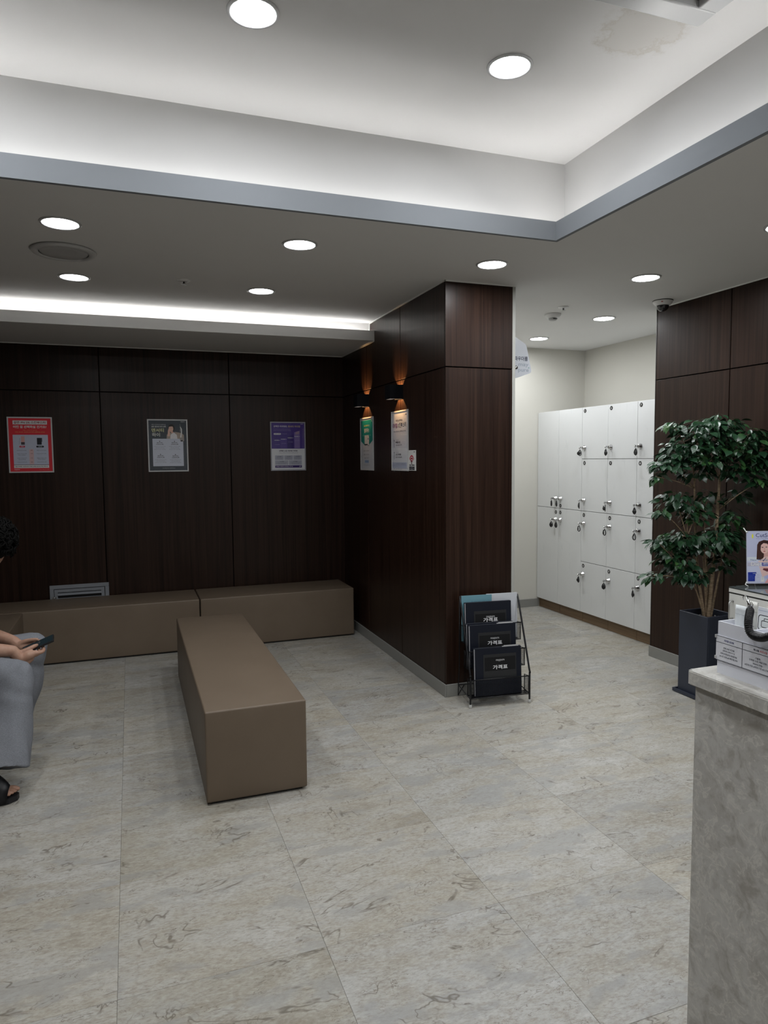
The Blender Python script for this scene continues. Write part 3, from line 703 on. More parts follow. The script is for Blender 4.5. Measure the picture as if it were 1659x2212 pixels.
def p_white(P, w, h):
    P.text('may', w-0.028, h-0.040, 0.012, INK, align='R')
    P.text('어떤 걸 선택하실', w/2-0.01, h-0.076, 0.015, (70, 70, 80), w=0.13, align='C', bold=0.02)
    P.text('리비힐', 0.030, h-0.122, 0.036, (110, 40, 110), w=0.085, bold=0.03); P.text('스킨부스터', 0.122, h-0.120, 0.036, INK, w=0.165, bold=0.02)
    P.text('어떤 스킨부스터 선택하실 건가요', w/2, h-0.152, 0.012, (70, 70, 80), w=0.24, align='C', bold=0.01)
    for k, z in enumerate((h-0.215, h-0.302, h-0.389)):
        P.poly([(0.052, z-0.045), (0.060, z-0.045), (0.060, z+0.012), (0.052, z+0.012)], (134, 138, 152)); P.rect(0.051, z, 0.061, z+0.009, INK); P.rect(0.054, z-0.035, 0.058, z-0.020, (96, 100, 116))
        P.text('STEP', 0.085, z+0.004, 0.006, (150, 150, 160), w=0.06, bold=0)
        P.text(('리비힐 스킨', '스킨 리프팅', '리비힐 부스터')[k], 0.085, z-0.016, 0.014, INK, w=0.088+0.018*k, bold=0.03); P.text('같은 스킨부스터 선택', 0.088, z-0.034, 0.010, (84, 84, 96), w=0.115, bold=0.01)
    P.rect(0.018, 0.018, w-0.03, 0.060, (160, 166, 184)); P.text('리비힐 스킨부스터 가격표 선택하실 건가요', w/2+0.02, 0.046, 0.007, (70, 70, 84), w=0.18, align='C', bold=0)
poster('framed_poster', 'red framed poster with white text boxes on the back wall', -0.883, YB, 1.415, 1.848, 0.317, 0, p_red)
poster('framed_poster', 'dark slate framed poster with a woman portrait on the back wall', 0.142, YB, 1.408, 1.841, 0.320, 0, p_dark)
poster('framed_poster', 'purple and white framed poster on the back wall near the corner', 1.157, YB, 1.402, 1.830, 0.314, 0, p_purple, frame_col=(0.36, 0.36, 0.40))
poster('framed_poster', 'teal and white poster under the farther sconce', PX, 5.562, 1.406, 1.835, 0.330, -PI/2, p_teal)
poster('framed_poster', 'white skin booster poster under the nearer sconce', PX, 4.826, 1.412, 1.840, 0.330, -PI/2, p_white)
def p_wifi(P, w, h):
    P.oval(w*0.80, h-0.012, 0.008, 0.004, INK)
    cx_, cz = w*0.45, h-0.088
    for k, (r, th) in enumerate(((0.054, 0.0095), (0.038, 0.0095), (0.022, 0.010))):
        pts = [(cx_+r*0.86*math.cos(math.radians(a)), cz+r*math.sin(math.radians(a))) for a in range(30, 151, 10)] + [(cx_+(r-th)*0.86*math.cos(math.radians(a)), cz+(r-th)*math.sin(math.radians(a))) for a in range(150, 29, -10)]
        n = len(pts)//2
        for i in range(n-1): P.poly([pts[i], pts[i+1], pts[2*n-2-i], pts[2*n-1-i]], (170-22*k, 20, 44))
    P.rect(cx_-0.005, cz-0.010, cx_+0.005, cz+0.010, (60, 14, 24))
    P.text('개인 통신', w/2, 0.030, 0.014, INK, w=w*0.78, align='C', bold=0.02)
    P.rect(w*0.10, 0.018, w*0.86, 0.027, INK); P.rect(w*0.10, 0.006, w*0.86, 0.015, INK)
    P.text('maypure wifi', w/2, 0.0205, 0.004, (200, 200, 205), align='C', bold=0); P.text('free network', w/2, 0.0085, 0.004, (200, 200, 205), align='C', bold=0)
t = thing('wireless_sign', 'small white sign with red signal arcs beside the white poster', 'sign', (PX, 4.494, 1.416), (0, 0, -PI/2))
obj('plate', MB().bbox(0, 0.130, -0.003, 0, 0, 0.140, 0.001, 1), mat('poster_paper2', (0.80, 0.80, 0.78), 0.5), t)
P = Print(); p_wifi(P, 0.130, 0.140); P.build(t, y=-0.0030)

# ================================================================== PROJECTING SIGN on the pillar
t = thing('room_sign', 'translucent white projecting sign with dark Korean letters behind the pillar edge', 'sign', (PX2, 4.28, 2.19))
SG = mat('sign_acrylic', (0.80, 0.83, 0.90), 0.25)
prof = []
def arc(cx_, cz, r, a0, a1, n=6): return [(cx_+r*math.cos(math.radians(a0+(a1-a0)*k/n)), cz+r*math.sin(math.radians(a0+(a1-a0)*k/n))) for k in range(n+1)]
prof = [(0.0, -0.17), (0.256, -0.140)] + arc(0.352, -0.085, 0.022, -70, 8) + arc(0.305, 0.072, 0.030, 12, 62) + [(0.256, 0.134), (0.0, 0.215)]
obj('plate', MB().prism(prof, -0.005, 0.005, 'y'), SG, t)
P = Print(); P.text('파우더룸', 0.238, -0.022, 0.031, (44, 46, 66), w=0.106, bold=0.02)
P.text('may', 0.270, -0.066, 0.026, (150, 158, 170), w=0.080, bold=0.01); P.text('pure', 0.268, -0.104, 0.026, (150, 158, 170), w=0.084, bold=0.01); P.oval(0.352, -0.068, 0.005, 0.005, (140, 165, 165))
P.build(t, y=-0.0052)
obj('standoff', MB().lathe([(0.014, 0), (0.014, 0.010), (0.010, 0.014)], 20, Matrix.Translation((0.246, -0.005, -0.070)) @ Matrix.Rotation(PI/2, 4, 'X')), CHROME, t)
# ================================================================== LOCKERS
CY = [6.005, 5.645, 5.285, 4.925, 4.560, 4.200]      # column boundaries
ZB, ZL, ZM, ZU, ZTOP = 0.093, 0.556, 1.015, 1.481, 1.940
DT = 0.018
def lock_mesh():
    Mr = Matrix.Rotation(-PI/2, 4, 'Y')
    m = MB(); m.lathe([(0.016, 0), (0.016, 0.003), (0.0135, 0.005), (0.0135, 0.014), (0.011, 0.016), (0.011, 0.022), (0.008, 0.024)], 20, Mr)
    m.box(-0.042, -0.022, -0.0012, 0.0012, -0.005, 0.005)
    m.lathe([(0.008, -0.0012), (0.008, 0.0012)], 12, Matrix.Translation((-0.046, 0, 0)) @ Matrix.Rotation(PI/2, 4, 'X'))
    m.v = [(x*1.15, y*1.35, z*1.35) for x, y, z in m.v]
    return m.mesh('lock', CHROME)
LOCKM = lock_mesh()
ringm = MB().tube([(0.0075*math.cos(a), 0.0075*math.sin(a), 0) for a in [2*PI*k/14 for k in range(14)]], 0.0011, 6, closed=True).mesh('split_ring', STEEL)
def strap_mesh():
    pts = [(0, 0, 0), (0, 0.006, -0.010), (0, 0.011, -0.024), (0, 0.008, -0.036), (0, 0, -0.041), (0, -0.007, -0.036), (0, -0.009, -0.024), (0, -0.005, -0.010)]
    return MB().tube([(0, y*1.3, z*1.3) for _, y, z in pts], 0.0044, 6, closed=True).mesh('wrist_loop', BLACK)
STRAPM = strap_mesh()
TAGM = MB().lathe([(0.016, -0.002), (0.017, 0), (0.016, 0.002)], 18, Matrix.Rotation(PI/2, 4, 'Y')).box(-0.0018, 0.0018, -0.004, 0.004, 0.010, 0.024).mesh('tag', BLACK)
COLN = ['far end column', 'second column from the far wall', 'middle column', 'second column from the dark wall', 'column nearest the dark wall']
def badge_mesh(num):
    m = MB(); m.lathe([(0.0170, 0.0), (0.0170, 0.0016)], 24, Matrix.Rotation(-PI/2, 4, 'Y'), smooth=False)
    vs, fs, tw, th = text_geo(str(num), 0.03); s = 0.0165/th; m.cur = 1
    m.add([(-0.0019, tw*s/2 - v[0]*s, v[1]*s-0.00825) for v in vs], fs)
    # light ring
    n = 24; vv = []; ff = []
    for k in range(n):
        a = 2*PI*k/n
        for r in (0.0122, 0.0135): vv.append((-0.0018, r*math.cos(a), r*math.sin(a)))
    for k in range(n): j = (k+1) % n; ff.append((2*k, 2*k+1, 2*j+1, 2*j))
    return m, (vv, ff)
WHITEINK = mat('badge_white', (0.7, 0.7, 0.7), 0.5)
def add_key(y, z, label, seed):
    rnd = random.Random(seed)
    k = thing('locker_key', label, 'key', (LX-0.052, y, z), group='keys with black wrist loops in the locker locks')
    obj('split_ring', ringm, None, k, (0, 0, -0.010), (PI/2, 0, rnd.uniform(-0.4, 0.4)+PI/2))
    obj('wrist_loop', STRAPM, None, k, (0.003, rnd.uniform(-0.004, 0.004), -0.018), (0, 0, rnd.uniform(-0.9, 0.9)))
    obj('tag', TAGM, None, k, (-0.003, rnd.uniform(-0.012, 0.012), -0.050), (rnd.uniform(-0.3, 0.3), 0, rnd.uniform(-0.7, 0.7)))
ROWN = {'U': 'tall upper door', 'L': 'tall lower door', 1: 'topmost door', 2: 'second door down', 3: 'third door down', 4: 'lowest door'}
def locker(i):
    y1, y0 = CY[i], CY[i+1]
    t = thing('locker_cabinet', 'white locker cabinet, ' + COLN[i] + (', with two tall doors' if i < 2 else ', with four doors'), 'locker', (LX, (y0+y1)/2, 0), group='white lockers in the passage')
    hw = (y1-y0)/2
    obj('body', MB().box(DT+0.0015, WX-LX-0.003, -hw+0.0003, hw-0.0003, ZB-0.004, ZTOP), mat('locker_carcass', (0.42, 0.43, 0.43), 0.5), t)
    obj('plinth', MB().bbox(0.030, 0.046, -hw+0.0012, hw-0.0012, 0, ZB-0.005, 0.001, 1).box(0.046, WX-LX-0.003, -hw+0.01, hw-0.01, 0, ZB-0.005), OAK, t)
    if i < 2: doors = [('U', ZM, ZTOP, (4, 3)[i == 0]), ('L', ZB, ZM, (12, 11)[i == 0])]
    else: doors = [(1, ZU, ZTOP, 5+i-2), (2, ZM, ZU, 8+i-2), (3, ZL, ZM, 13+i-2), (4, ZB, ZL, 16+i-2)]
    for r, z0, z1, num in doors:
        # farther wing opens left-handed: locks meet between the first two columns
        d = obj('door', MB().bbox(0, DT, -hw+0.0014, hw-0.0014, z0+0.0022, z1-0.0022, 0.0012, 1), LOCKER, t)
        side = -1 if i == 0 else 1
        ly = side*(hw-0.040)
        if r in ('U',): lz = 1.108; bz = 1.041
        elif r == 'L': lz = 0.907; bz = 0.976
        elif r == 1: lz = 1.582; bz = 1.907
        elif r == 2: lz = 1.112; bz = 1.445
        elif r == 3: lz = 0.905; bz = 0.979
        else: lz = 0.443; bz = 0.520
        obj('lock', LOCKM, None, d, (0, ly, lz))
        m, _ = badge_mesh(num)
        by = ly if i > 1 else side*(hw-0.036)
        if not (i == 0 and r == 'U'): obj('number_badge', m, [BLACK, WHITEINK], d, (0, by, bz))
        add_key((y0+y1)/2+ly, lz, 'key with black wrist loop in the ' + ROWN[r] + ', ' + COLN[i], num)
for i in range(5): locker(i)

# ================================================================== BROCHURE RACK
RACK_L = (1.868, 3.664); ANG = math.radians(-6.5)
RM = Matrix.Translation((2.062, 3.640, 0)) @ Matrix.Rotation(ANG, 4, 'Z')   # front middle; local x right, y back
rk = thing('brochure_rack', 'black wire brochure rack with three tiers against the wooden pillar', 'rack', (2.062, 3.640, 0), (0, 0, ANG))
hw = 0.192
for s in (-1, 1):
    x = s*hw
    obj('side_frame', MB().tube([(x, 0, 0.012), (x, 0, 0.190), (x, 0.008, 0.215), (x*1.0, 0.168, 0.60), (x*0.985, 0.196, 0.632), (x*0.94, 0.205, 0.64)], 0.0058, 10, sub=3), BLACKMETAL, rk)
class _Bars:
    def tube(s_, *a, **k): obj('wire_bar', MB().tube(*a, **k), BLACKMETAL, rk); return s_
br = _Bars()
for (y, z) in ((0.0, 0.168), (0.062, 0.325), (0.124, 0.472)): br.tube([(-hw, y, z), (hw, y, z)], 0.0035, 8)
br.tube([(-hw+0.01, 0.205, 0.64), (hw-0.01, 0.205, 0.64)], 0.0045, 8)
br.tube([(-hw, 0.0, 0.055), (hw, 0.0, 0.055)], 0.0025, 8).tube([(-hw+0.02, 0.05, 0.055), (hw-0.02, 0.05, 0.055)], 0.002, 6).tube([(-hw, 0.215, 0.075), (hw, 0.215, 0.075)], 0.004, 8)
for s in (-1, 1):
    x = s*hw
    br.tube([(x, 0, 0.055), (x, 0.215, 0.075), (x*0.985, 0.205, 0.20), (x*0.985, 0.2, 0.64)], 0.0030, 8)
    br.tube([(x, 0.212, 0.075), (x*1.0, 0.222, 0.006), (x-s*0.045, 0.222, 0.075)], 0.0030, 8)
    br.tube([(x*0.25, 0.215, 0.075), (x*0.20, 0.220, 0.045), (x*0.13, 0.215, 0.075)], 0.0022, 8)
    for (y, z) in ((0.0, 0.168), (0.062, 0.325), (0.124, 0.472)): br.tube([(x*0.97, y, z), (x*0.97, y+0.062, z-0.008), (x*0.97, y+0.062, z-0.108), (x*0.97, y, z-0.108), (x*0.97, y, z)], 0.0026, 6)
for s in (-1, 1): obj('rubber_foot', MB().lathe([(0.0085, 0), (0.0095, 0.003), (0.0090, 0.018), (0.007, 0.021)], 16, Matrix.Translation((s*hw, 0, 0))), mat('rubber_foot_grey', (0.45, 0.45, 0.43), 0.6), rk)
for k, (y, z) in enumerate(((0.0, 0.168), (0.062, 0.325), (0.124, 0.472))):    # wire-mesh pockets
    m = MB(); z0 = z-0.108
    def wire(p, q):
        m.tube([p, q], 0.00055, 4)
    for s in (-1, 1):
        x = s*hw*0.97
        n = 9
        for i in range(n+1): wire((x, y+0.062*i/n, z0), (x, y+0.062*i/n, z-0.003*i/n))
        for i in range(15): wire((x, y, z0+0.108*i/14), (x, y+0.062, z0+0.100*i/14))
    for i in range(49): wire((-hw*0.97+hw*1.94*i/48, y, z0), (-hw*0.97+hw*1.94*i/48, y, z))
    for i in range(15): wire((-hw*0.97, y, z0+0.108*i/14), (hw*0.97, y, z0+0.108*i/14))
    obj('mesh_pocket', m, BLACKMETAL, rk)
    tr = MB(); tr.box(-hw*0.97, hw*0.97, y, y+0.062, z0-0.0015, z0+0.0005)
    obj('shelf', tr, BLACKMETAL, rk)
# binders: price-list folders
BIND = mat('binder_black', (0.006, 0.008, 0.016), 0.5, spec=0.25)
FILM = mat('binder_window', (0.022, 0.023, 0.025), 0.35, spec=0.3)
CARD = mat('binder_card', (0.009, 0.009, 0.010), 0.6, spec=0.2)
def binder(x0, y, z, w, h, lean, label, tabs=True, dz=0.0):
    M_ = RM @ Matrix.Translation((x0, y, z))
    t = thing('price_list_binder', label, 'binder', M_.to_translation(), (lean, 0, ANG), group='black price list binders')
    obj('cover', MB().bbox(0, w, 0, 0.0035, 0, h, 0.0012, 1).bbox(0, w, 0.0145, 0.018, 0, h, 0.0012, 1).bbox(-0.0015, 0.0015, 0.0005, 0.0175, 0, h, 0.001, 1), BIND, t)
    obj('pages', MB().box(0.006, w-0.008, 0.0040, 0.0140, 0.004, h-0.006), mat('binder_pages', (0.03, 0.03, 0.035), 0.6), t)
    obj('edge_strip', MB().box(-0.0022, 0.0035, -0.0006, 0.0004, 0.004, h-0.004), mat('binder_edge', (0.28, 0.28, 0.30), 0.3), t)
    if tabs: obj('index_tab', MB().box(w*0.60, w*0.90, 0.006, 0.0066, h-0.008, h+0.004).box(w*0.64, w*0.96, 0.010, 0.0106, h-0.008, h+0.007), mat('tab_white', (0.5, 0.5, 0.5), 0.5), t)
    wx0, wx1, wz0, wz1 = w*0.19, w*0.89, h*0.36+dz, h*0.86+dz
    obj('window_pocket', MB().box(wx0, wx1, -0.0010, 0.0002, wz0, wz1), FILM, t)
    c = obj('title_card', MB().box(wx0+0.008, wx1-0.006, -0.0014, -0.0009, wz0+0.045, wz1-0.018), CARD, t)
    P = Print(); P.text('maypure', w*0.545, wz1-0.046, 0.0135, (150, 150, 152), w=0.056, align='C', bold=0.02)
    P.text('가격표', w*0.545, wz0+0.052, 0.026, (196, 196, 198), w=0.096, align='C', bold=0.02)
    P.build(t, y=-0.0015)
    return t
W_, H_B = 0.305, 0.262
binder(-0.158, 0.012, 0.0625, W_, 0.290, -0.06, 'black price list binder in the lowest tier of the rack')
binder(-0.150, 0.034, 0.0625, W_, 0.284, -0.06, 'black binder behind the front binder in the lowest tier', False)
binder(-0.168, 0.074, 0.2195, W_, 0.262, -0.06, 'black price list binder in the middle tier of the rack', True, -0.012)
binder(-0.176, 0.096, 0.2195, W_, 0.268, -0.06, 'black binder behind the middle tier price list', False)
binder(-0.172, 0.136, 0.3665, W_, 0.243, -0.06, 'black price list binder in the top tier of the rack', False, -0.022)
def brochure(x0, y, z, w, h, col, label, txt=None):
    M_ = RM @ Matrix.Translation((x0, y, z))
    t = thing('brochure', label, 'brochure', M_.to_translation(), (-0.03, 0, ANG))
    obj('cover', MB().bbox(0, w, 0, 0.003, 0, h, 0.0006, 1), mat('brochure_%d' % int(col[0]*1000), col, 0.35), t)
    obj('pages', MB().box(0.001, w-0.001, 0.003, 0.006, 0.001, h-0.001), mat('page_white', (0.55, 0.55, 0.54), 0.6), t)
    if txt:
        P = Print(); P.text(txt, w*0.33, h-0.052, 0.014, (60, 96, 110), w=0.125, bold=-0.005); P.build(t, y=-0.0002)
brochure(-0.187, 0.164, 0.3665, 0.200, 0.283, rgb((104, 148, 162)), 'light blue brochure at the back of the rack', 'REVIHEAL')
brochure(-0.020, 0.172, 0.3665, 0.208, 0.285, (0.56, 0.58, 0.62), 'white brochure standing beside the light blue one')
# ================================================================== PLANT
POT = mat('planter_slate', (0.030, 0.036, 0.056), 0.45)
px0, px1, py0, py1, ph = 3.240, 3.470, 3.222, 3.452, 0.527
pcx, pcy = (px0+px1)/2, (py0+py1)/2; a = (px1-px0)/2
pt = thing('potted_tree', 'leafy indoor tree with several pale stems in a tall slate planter', 'plant', (pcx, pcy, 0))
sa = MB()
sa.bbox(-a-0.018, a+0.018, -a-0.018, a+0.018, 0, 0.008, 0.003, 1)
for (x0, x1, y0, y1) in ((-a-0.022, a+0.022, a+0.014, a+0.022), (-a-0.022, a+0.022, -a-0.022, -a-0.014), (-a-0.022, -a-0.014, -a-0.014, a+0.014), (a+0.014, a+0.022, -a-0.014, a+0.014)):
    sa.box(x0, x1, y0, y1, 0.004, 0.024)
obj('saucer', sa, POT, pt)
p = MB(); w = 0.012
p.bbox(-a, -a+w, -a, a, 0.009, ph, 0.002, 1).bbox(a-w, a, -a, a, 0.009, ph, 0.002, 1).bbox(-a+w-0.001, a-w+0.001, -a, -a+w, 0.009, ph, 0.002, 1).bbox(-a+w-0.001, a-w+0.001, a-w, a, 0.009, ph, 0.002, 1).box(-a+w, a-w, -a+w, a-w, 0.009, 0.05)
obj('planter', p, POT, pt)
so = MB(); n = 12; vs = []; fs = []
for i in range(n+1):
    for j in range(n+1):
        x = -a+w+(2*a-2*w)*i/n; y = -a+w+(2*a-2*w)*j/n; vs.append((x, y, ph-0.045+0.012*noise.noise((x*30, y*30, 0))))
for i in range(n):
    for j in range(n): fs.append((i*(n+1)+j, (i+1)*(n+1)+j, (i+1)*(n+1)+j+1, i*(n+1)+j+1))
so.add(vs, fs)
obj('soil', so, mat('soil', (0.012, 0.009, 0.007), 0.95), pt)
pb = MB(); rr = random.Random(3)
for k in range(46):
    ang = rr.uniform(0, 2*PI); x = rr.uniform(-a+0.02, a-0.02); y = rr.uniform(-a+0.02, a-0.02)
    if max(abs(x), abs(y)) < 0.05: continue
    s = rr.uniform(0.004, 0.009); pb.ell((x, y, ph-0.036), (s, s*rr.uniform(0.7, 1), s*0.6), 7, 5)
pbo = obj('pebbles', pb, mat('pebble', (0.30, 0.29, 0.27), 0.7), pt); pbo['kind'] = 'stuff'
BARK = mat('stem_bark', (0.17, 0.115, 0.07), 0.8)
tb = NT(BARK); gb = tb.n('ShaderNodeNewGeometry'); nb = tb.noise(tb.mapping(gb.outputs['Position'], (40, 40, 120)), 1.0, 4)
tb.l(tb.ramp(nb, [(0.3, (0.17, 0.115, 0.07)), (0.7, (0.40, 0.30, 0.195))]), tb.b.inputs['Base Color']); tb.bump(nb, 0.3, 0.003)
def L(x, y, z): return (x-pcx, y-pcy, z)
STEMS = [  # stems as (x, y, z, r)
    [(3.352, 3.330, 0.47, 0.024), (3.362, 3.327, 0.62, 0.0205), (3.392, 3.328, 0.90, 0.0175), (3.400, 3.325, 1.16, 0.0155), (3.407, 3.322, 1.36, 0.012), (3.40, 3.30, 1.52, 0.007)],
    [(3.340, 3.345, 0.47, 0.015), (3.315, 3.35, 0.62, 0.013), (3.258, 3.36, 0.86, 0.010), (3.20, 3.36, 1.0, 0.006)],
    [(3.346, 3.355, 0.47, 0.014), (3.322, 3.365, 0.66, 0.012), (3.29, 3.38, 0.95, 0.011), (3.272, 3.385, 1.30, 0.009), (3.25, 3.38, 1.46, 0.005)],
    [(3.354, 3.345, 0.47, 0.012), (3.342, 3.350, 0.70, 0.010), (3.328, 3.36, 0.93, 0.007), (3.34, 3.36, 1.1, 0.004)],
    [(3.360, 3.350, 0.47, 0.013), (3.362, 3.355, 0.70, 0.0115), (3.352, 3.37, 0.98, 0.007)],
    [(3.338, 3.335, 0.47, 0.011), (3.292, 3.33, 0.58, 0.009), (3.25, 3.325, 0.67, 0.0065), (3.20, 3.32, 0.74, 0.004)],
    [(3.368, 3.330, 0.47, 0.014), (3.395, 3.325, 0.62, 0.011), (3.435, 3.32, 0.82, 0.008), (3.47, 3.31, 0.98, 0.005)]]
STEMS = [[(q[0], q[1], q[2], q[3]*0.62) for q in st_] for st_ in STEMS]
for st_ in STEMS:
    obj('stem', MB().tube([L(*q[:3]) for q in st_], [q[3] for q in st_], 10, sub=4, caps='round'), BARK, pt)
# leaves: pointed, folded along the midrib, drooping tip
def leaf_mesh(nm, curl, fold, wd):
    rows = [(0.0, 0.02), (0.12, 0.52), (0.32, 0.98), (0.55, 0.92), (0.76, 0.56), (0.90, 0.20), (1.0, 0.0)]
    vs = []; fs = []
    for t_, ww in rows:
        zc = -curl*t_*t_*0.5; x = t_
        for s in (-1, -0.5, 0, 0.5, 1):
            vs.append((x, s*ww*wd, zc + fold*abs(s)*ww*wd - 0.10*wd*(s*s)*ww + 0.02*math.sin(t_*18)*abs(s)*ww))
    for i in range(len(rows)-1):
        for k in range(4): fs.append((i*5+k, i*5+k+1, (i+1)*5+k+1, (i+1)*5+k))
    m = MB(); m.add(vs, fs, True)
    m.tube([(-0.35, 0, 0.04), (0, 0, 0)], 0.012, 4)
    return m
LEAF = mat('leaf_gloss', (0.012, 0.045, 0.016), 0.36, spec=0.5)
tl = NT(LEAF); oi = tl.n('ShaderNodeObjectInfo'); tcx = tl.n('ShaderNodeTexCoord'); gl_ = tl.n('ShaderNodeNewGeometry')
rv = tl.noise(gl_.outputs['Position'], 7.0, 2)
lc = tl.ramp(rv, [(0.30, (0.006, 0.026, 0.011)), (0.55, (0.014, 0.050, 0.020)), (0.74, (0.045, 0.115, 0.028))])
wv = tl.n('ShaderNodeTexWave', wave_type='BANDS', bands_direction='X'); wv.inputs['Scale'].default_value = 2.2; wv.inputs['Distortion'].default_value = 0.6
tl.l(tcx.outputs['Object'], wv.inputs['Vector'])
tl.l(lc, tl.b.inputs['Base Color']); tl.b.inputs['Subsurface Weight'].default_value = 0.0
tl.bump(wv.outputs['Fac'], 0.10, 0.01)
LEAFMB = [leaf_mesh('leaf', 0.5, 0.28, 0.29), leaf_mesh('leaf', 0.85, 0.16, 0.33), leaf_mesh('leaf', 0.3, 0.40, 0.26)]
LEAFM = [m.mesh('leaf', LEAF) for m in LEAFMB]
# twig clusters: (x, y, z, rx, rz, count)
CL = [(3.37, 3.30, 1.700, 0.15, 0.05, 50), (3.22, 3.31, 1.665, 0.14, 0.055, 60), (3.37, 3.27, 1.60, 0.20, 0.07, 105), (3.20, 3.33, 1.575, 0.18, 0.055, 100), (3.10, 3.34, 1.505, 0.13, 0.04, 62), (3.03, 3.33, 1.455, 0.10, 0.035, 34),
      (3.45, 3.19, 1.545, 0.16, 0.08, 95), (3.52, 3.10, 1.50, 0.09, 0.08, 60), (3.31, 3.30, 1.485, 0.19, 0.05, 92), (3.45, 3.20, 1.42, 0.13, 0.05, 46), (3.26, 3.36, 1.40, 0.10, 0.035, 32),
      (3.09, 3.35, 1.245, 0.10, 0.05, 40), (3.20, 3.36, 1.19, 0.09, 0.05, 34), (3.27, 3.36, 1.14, 0.08, 0.06, 30), (3.33, 3.34, 1.24, 0.08, 0.05, 24), (3.50, 3.28, 1.26, 0.07, 0.05, 20), (3.49, 3.30, 1.10, 0.08, 0.08, 46),
      (3.12, 3.33, 1.005, 0.13, 0.055, 72), (3.03, 3.34, 0.955, 0.07, 0.04, 24), (3.23, 3.31, 0.965, 0.10, 0.05, 54), (3.36, 3.28, 1.005, 0.12, 0.06, 82), (3.46, 3.29, 0.98, 0.08, 0.06, 46),
      (3.07, 3.33, 0.885, 0.12, 0.045, 50), (3.13, 3.31, 0.800, 0.12, 0.05, 62), (3.21, 3.31, 0.775, 0.09, 0.05, 36), (3.43, 3.30, 0.855, 0.07, 0.07, 34),
      (2.899, 3.300, 0.794, 0.05, 0.025, 14), (2.921, 3.300, 0.995, 0.05, 0.025, 14), (2.926, 3.300, 1.452, 0.06, 0.020, 18), (2.904, 3.300, 1.379, 0.04, 0.020, 10), (3.022, 3.300, 1.683, 0.06, 0.015, 14), (3.301, 3.300, 1.693, 0.06, 0.020, 20), (3.437, 3.120, 1.632, 0.07, 0.030, 30), (2.950, 3.300, 1.173, 0.05, 0.020, 14), (3.503, 3.120, 1.345, 0.06, 0.030, 24)]
rl = random.Random(11); LEAVES = []
tw_ = MB()
for cx_, cyy, cz_, rx, rz, cnt in CL:
    cx_ -= 0.0
    best = min((( Vector((q[0], q[1], q[2])) - Vector((cx_, cyy, cz_-0.12))).length, q) for s_ in STEMS for q in s_[2:])[1]
    tw_.tube([L(*best[:3]), L((best[0]+cx_)/2, (best[1]+cyy)/2, (best[2]+cz_)/2+0.01), L(cx_, cyy, cz_)], [0.004, 0.003, 0.0018], 5, sub=3)
    for k in range(int(cnt*1.45)):
        while True:
            d = Vector((rl.uniform(-1, 1), rl.uniform(-1, 1), rl.uniform(-1, 1)))
            if d.length <= 1: break
        x = cx_+d.x*rx; y = cyy+d.y*rx*0.95; z = cz_+d.z*rz - 0.10*(d.x*d.x+d.y*d.y)*rx
        if x > RX-0.055: x = RX-0.055-rl.uniform(0, 0.05)
        out = Vector((d.x+0.25*rl.uniform(-1, 1)+(x-3.34)*1.2, d.y+0.25*rl.uniform(-1, 1)+(y-3.33)*0.8, 0))
        az = math.atan2(out.y, out.x); pit = rl.uniform(-0.10, 0.80); roll = rl.uniform(-0.6, 0.6); sz = rl.uniform(0.038, 0.070)
        if x + sz*math.cos(az) > RX-0.01: az = PI-az
        LEAVES.append((x, y, z, az, pit, roll, sz, rl.randrange(3)))
obj('twigs', tw_, BARK, pt)
camv = Vector((0, 0, 1.5)) - Vector((3.34, 3.33, 1.3)); camv.normalize()
# the ones that show largest are separate leaves, the rest one mass of foliage
order = sorted(range(len(LEAVES)), key=lambda i: -((Vector(LEAVES[i][:3])-Vector((3.34, 3.33, 1.3))).dot(camv) + LEAVES[i][6]*2))
single = set(order[:300]); fol = MB()
for i, (x, y, z, az, pit, roll, sz, kd) in enumerate(LEAVES):
    E_ = Matrix.Rotation(az, 4, 'Z') @ Matrix.Rotation(pit, 4, 'Y') @ Matrix.Rotation(roll, 4, 'X') @ Matrix.Scale(sz, 4)
    if i in single:
        o = obj('leaf', LEAFM[kd], None, pt); o.matrix_local = Matrix.Translation(L(x, y, z)) @ E_
    else:
        Mx = Matrix.Translation(L(x, y, z)) @ E_; m = LEAFMB[kd]
        fol.add([Mx @ Vector(v) for v in m.v], m.f, True)
fo = obj('foliage', fol, LEAF, pt); fo['kind'] = 'stuff'

# ================================================================== WHITE CABINET WITH GLASS TOP
CX0, CX1, CYN, CYF, CZ = 3.207, 3.618, 2.30, 3.038, 0.750
cb = thing('white_cabinet', 'low white cabinet with black edging and grey glass top before the dark wall', 'cabinet', ((CX0+CX1)/2, (CYN+CYF)/2, 0))
ax, ay = (CX1-CX0)/2, (CYF-CYN)/2
CW = mat('cabinet_white', (0.72, 0.72, 0.69), 0.35)
obj('body', MB().box(-ax+0.018, ax, -ay, ay, 0.04, CZ-0.034).box(-ax+0.04, ax-0.02, -ay+0.03, ay-0.03, 0, 0.04), CW, cb)
for z0_, z1_ in ((CZ-0.006, CZ-0.0025), (CZ-0.034, CZ-0.029)): obj('edging', MB().box(-ax-0.001, ax, -ay-0.001, ay+0.001, z0_, z1_), BLACK, cb)
obj('top_board', MB().box(-ax, ax, -ay, ay, CZ-0.029, CZ-0.006), CW, cb)
obj('glass_top', MB().box(-ax, ax, -ay, ay, CZ-0.0025, CZ+0.001), mat('grey_glass', (0.10, 0.115, 0.115), 0.06, spec=0.7), cb)
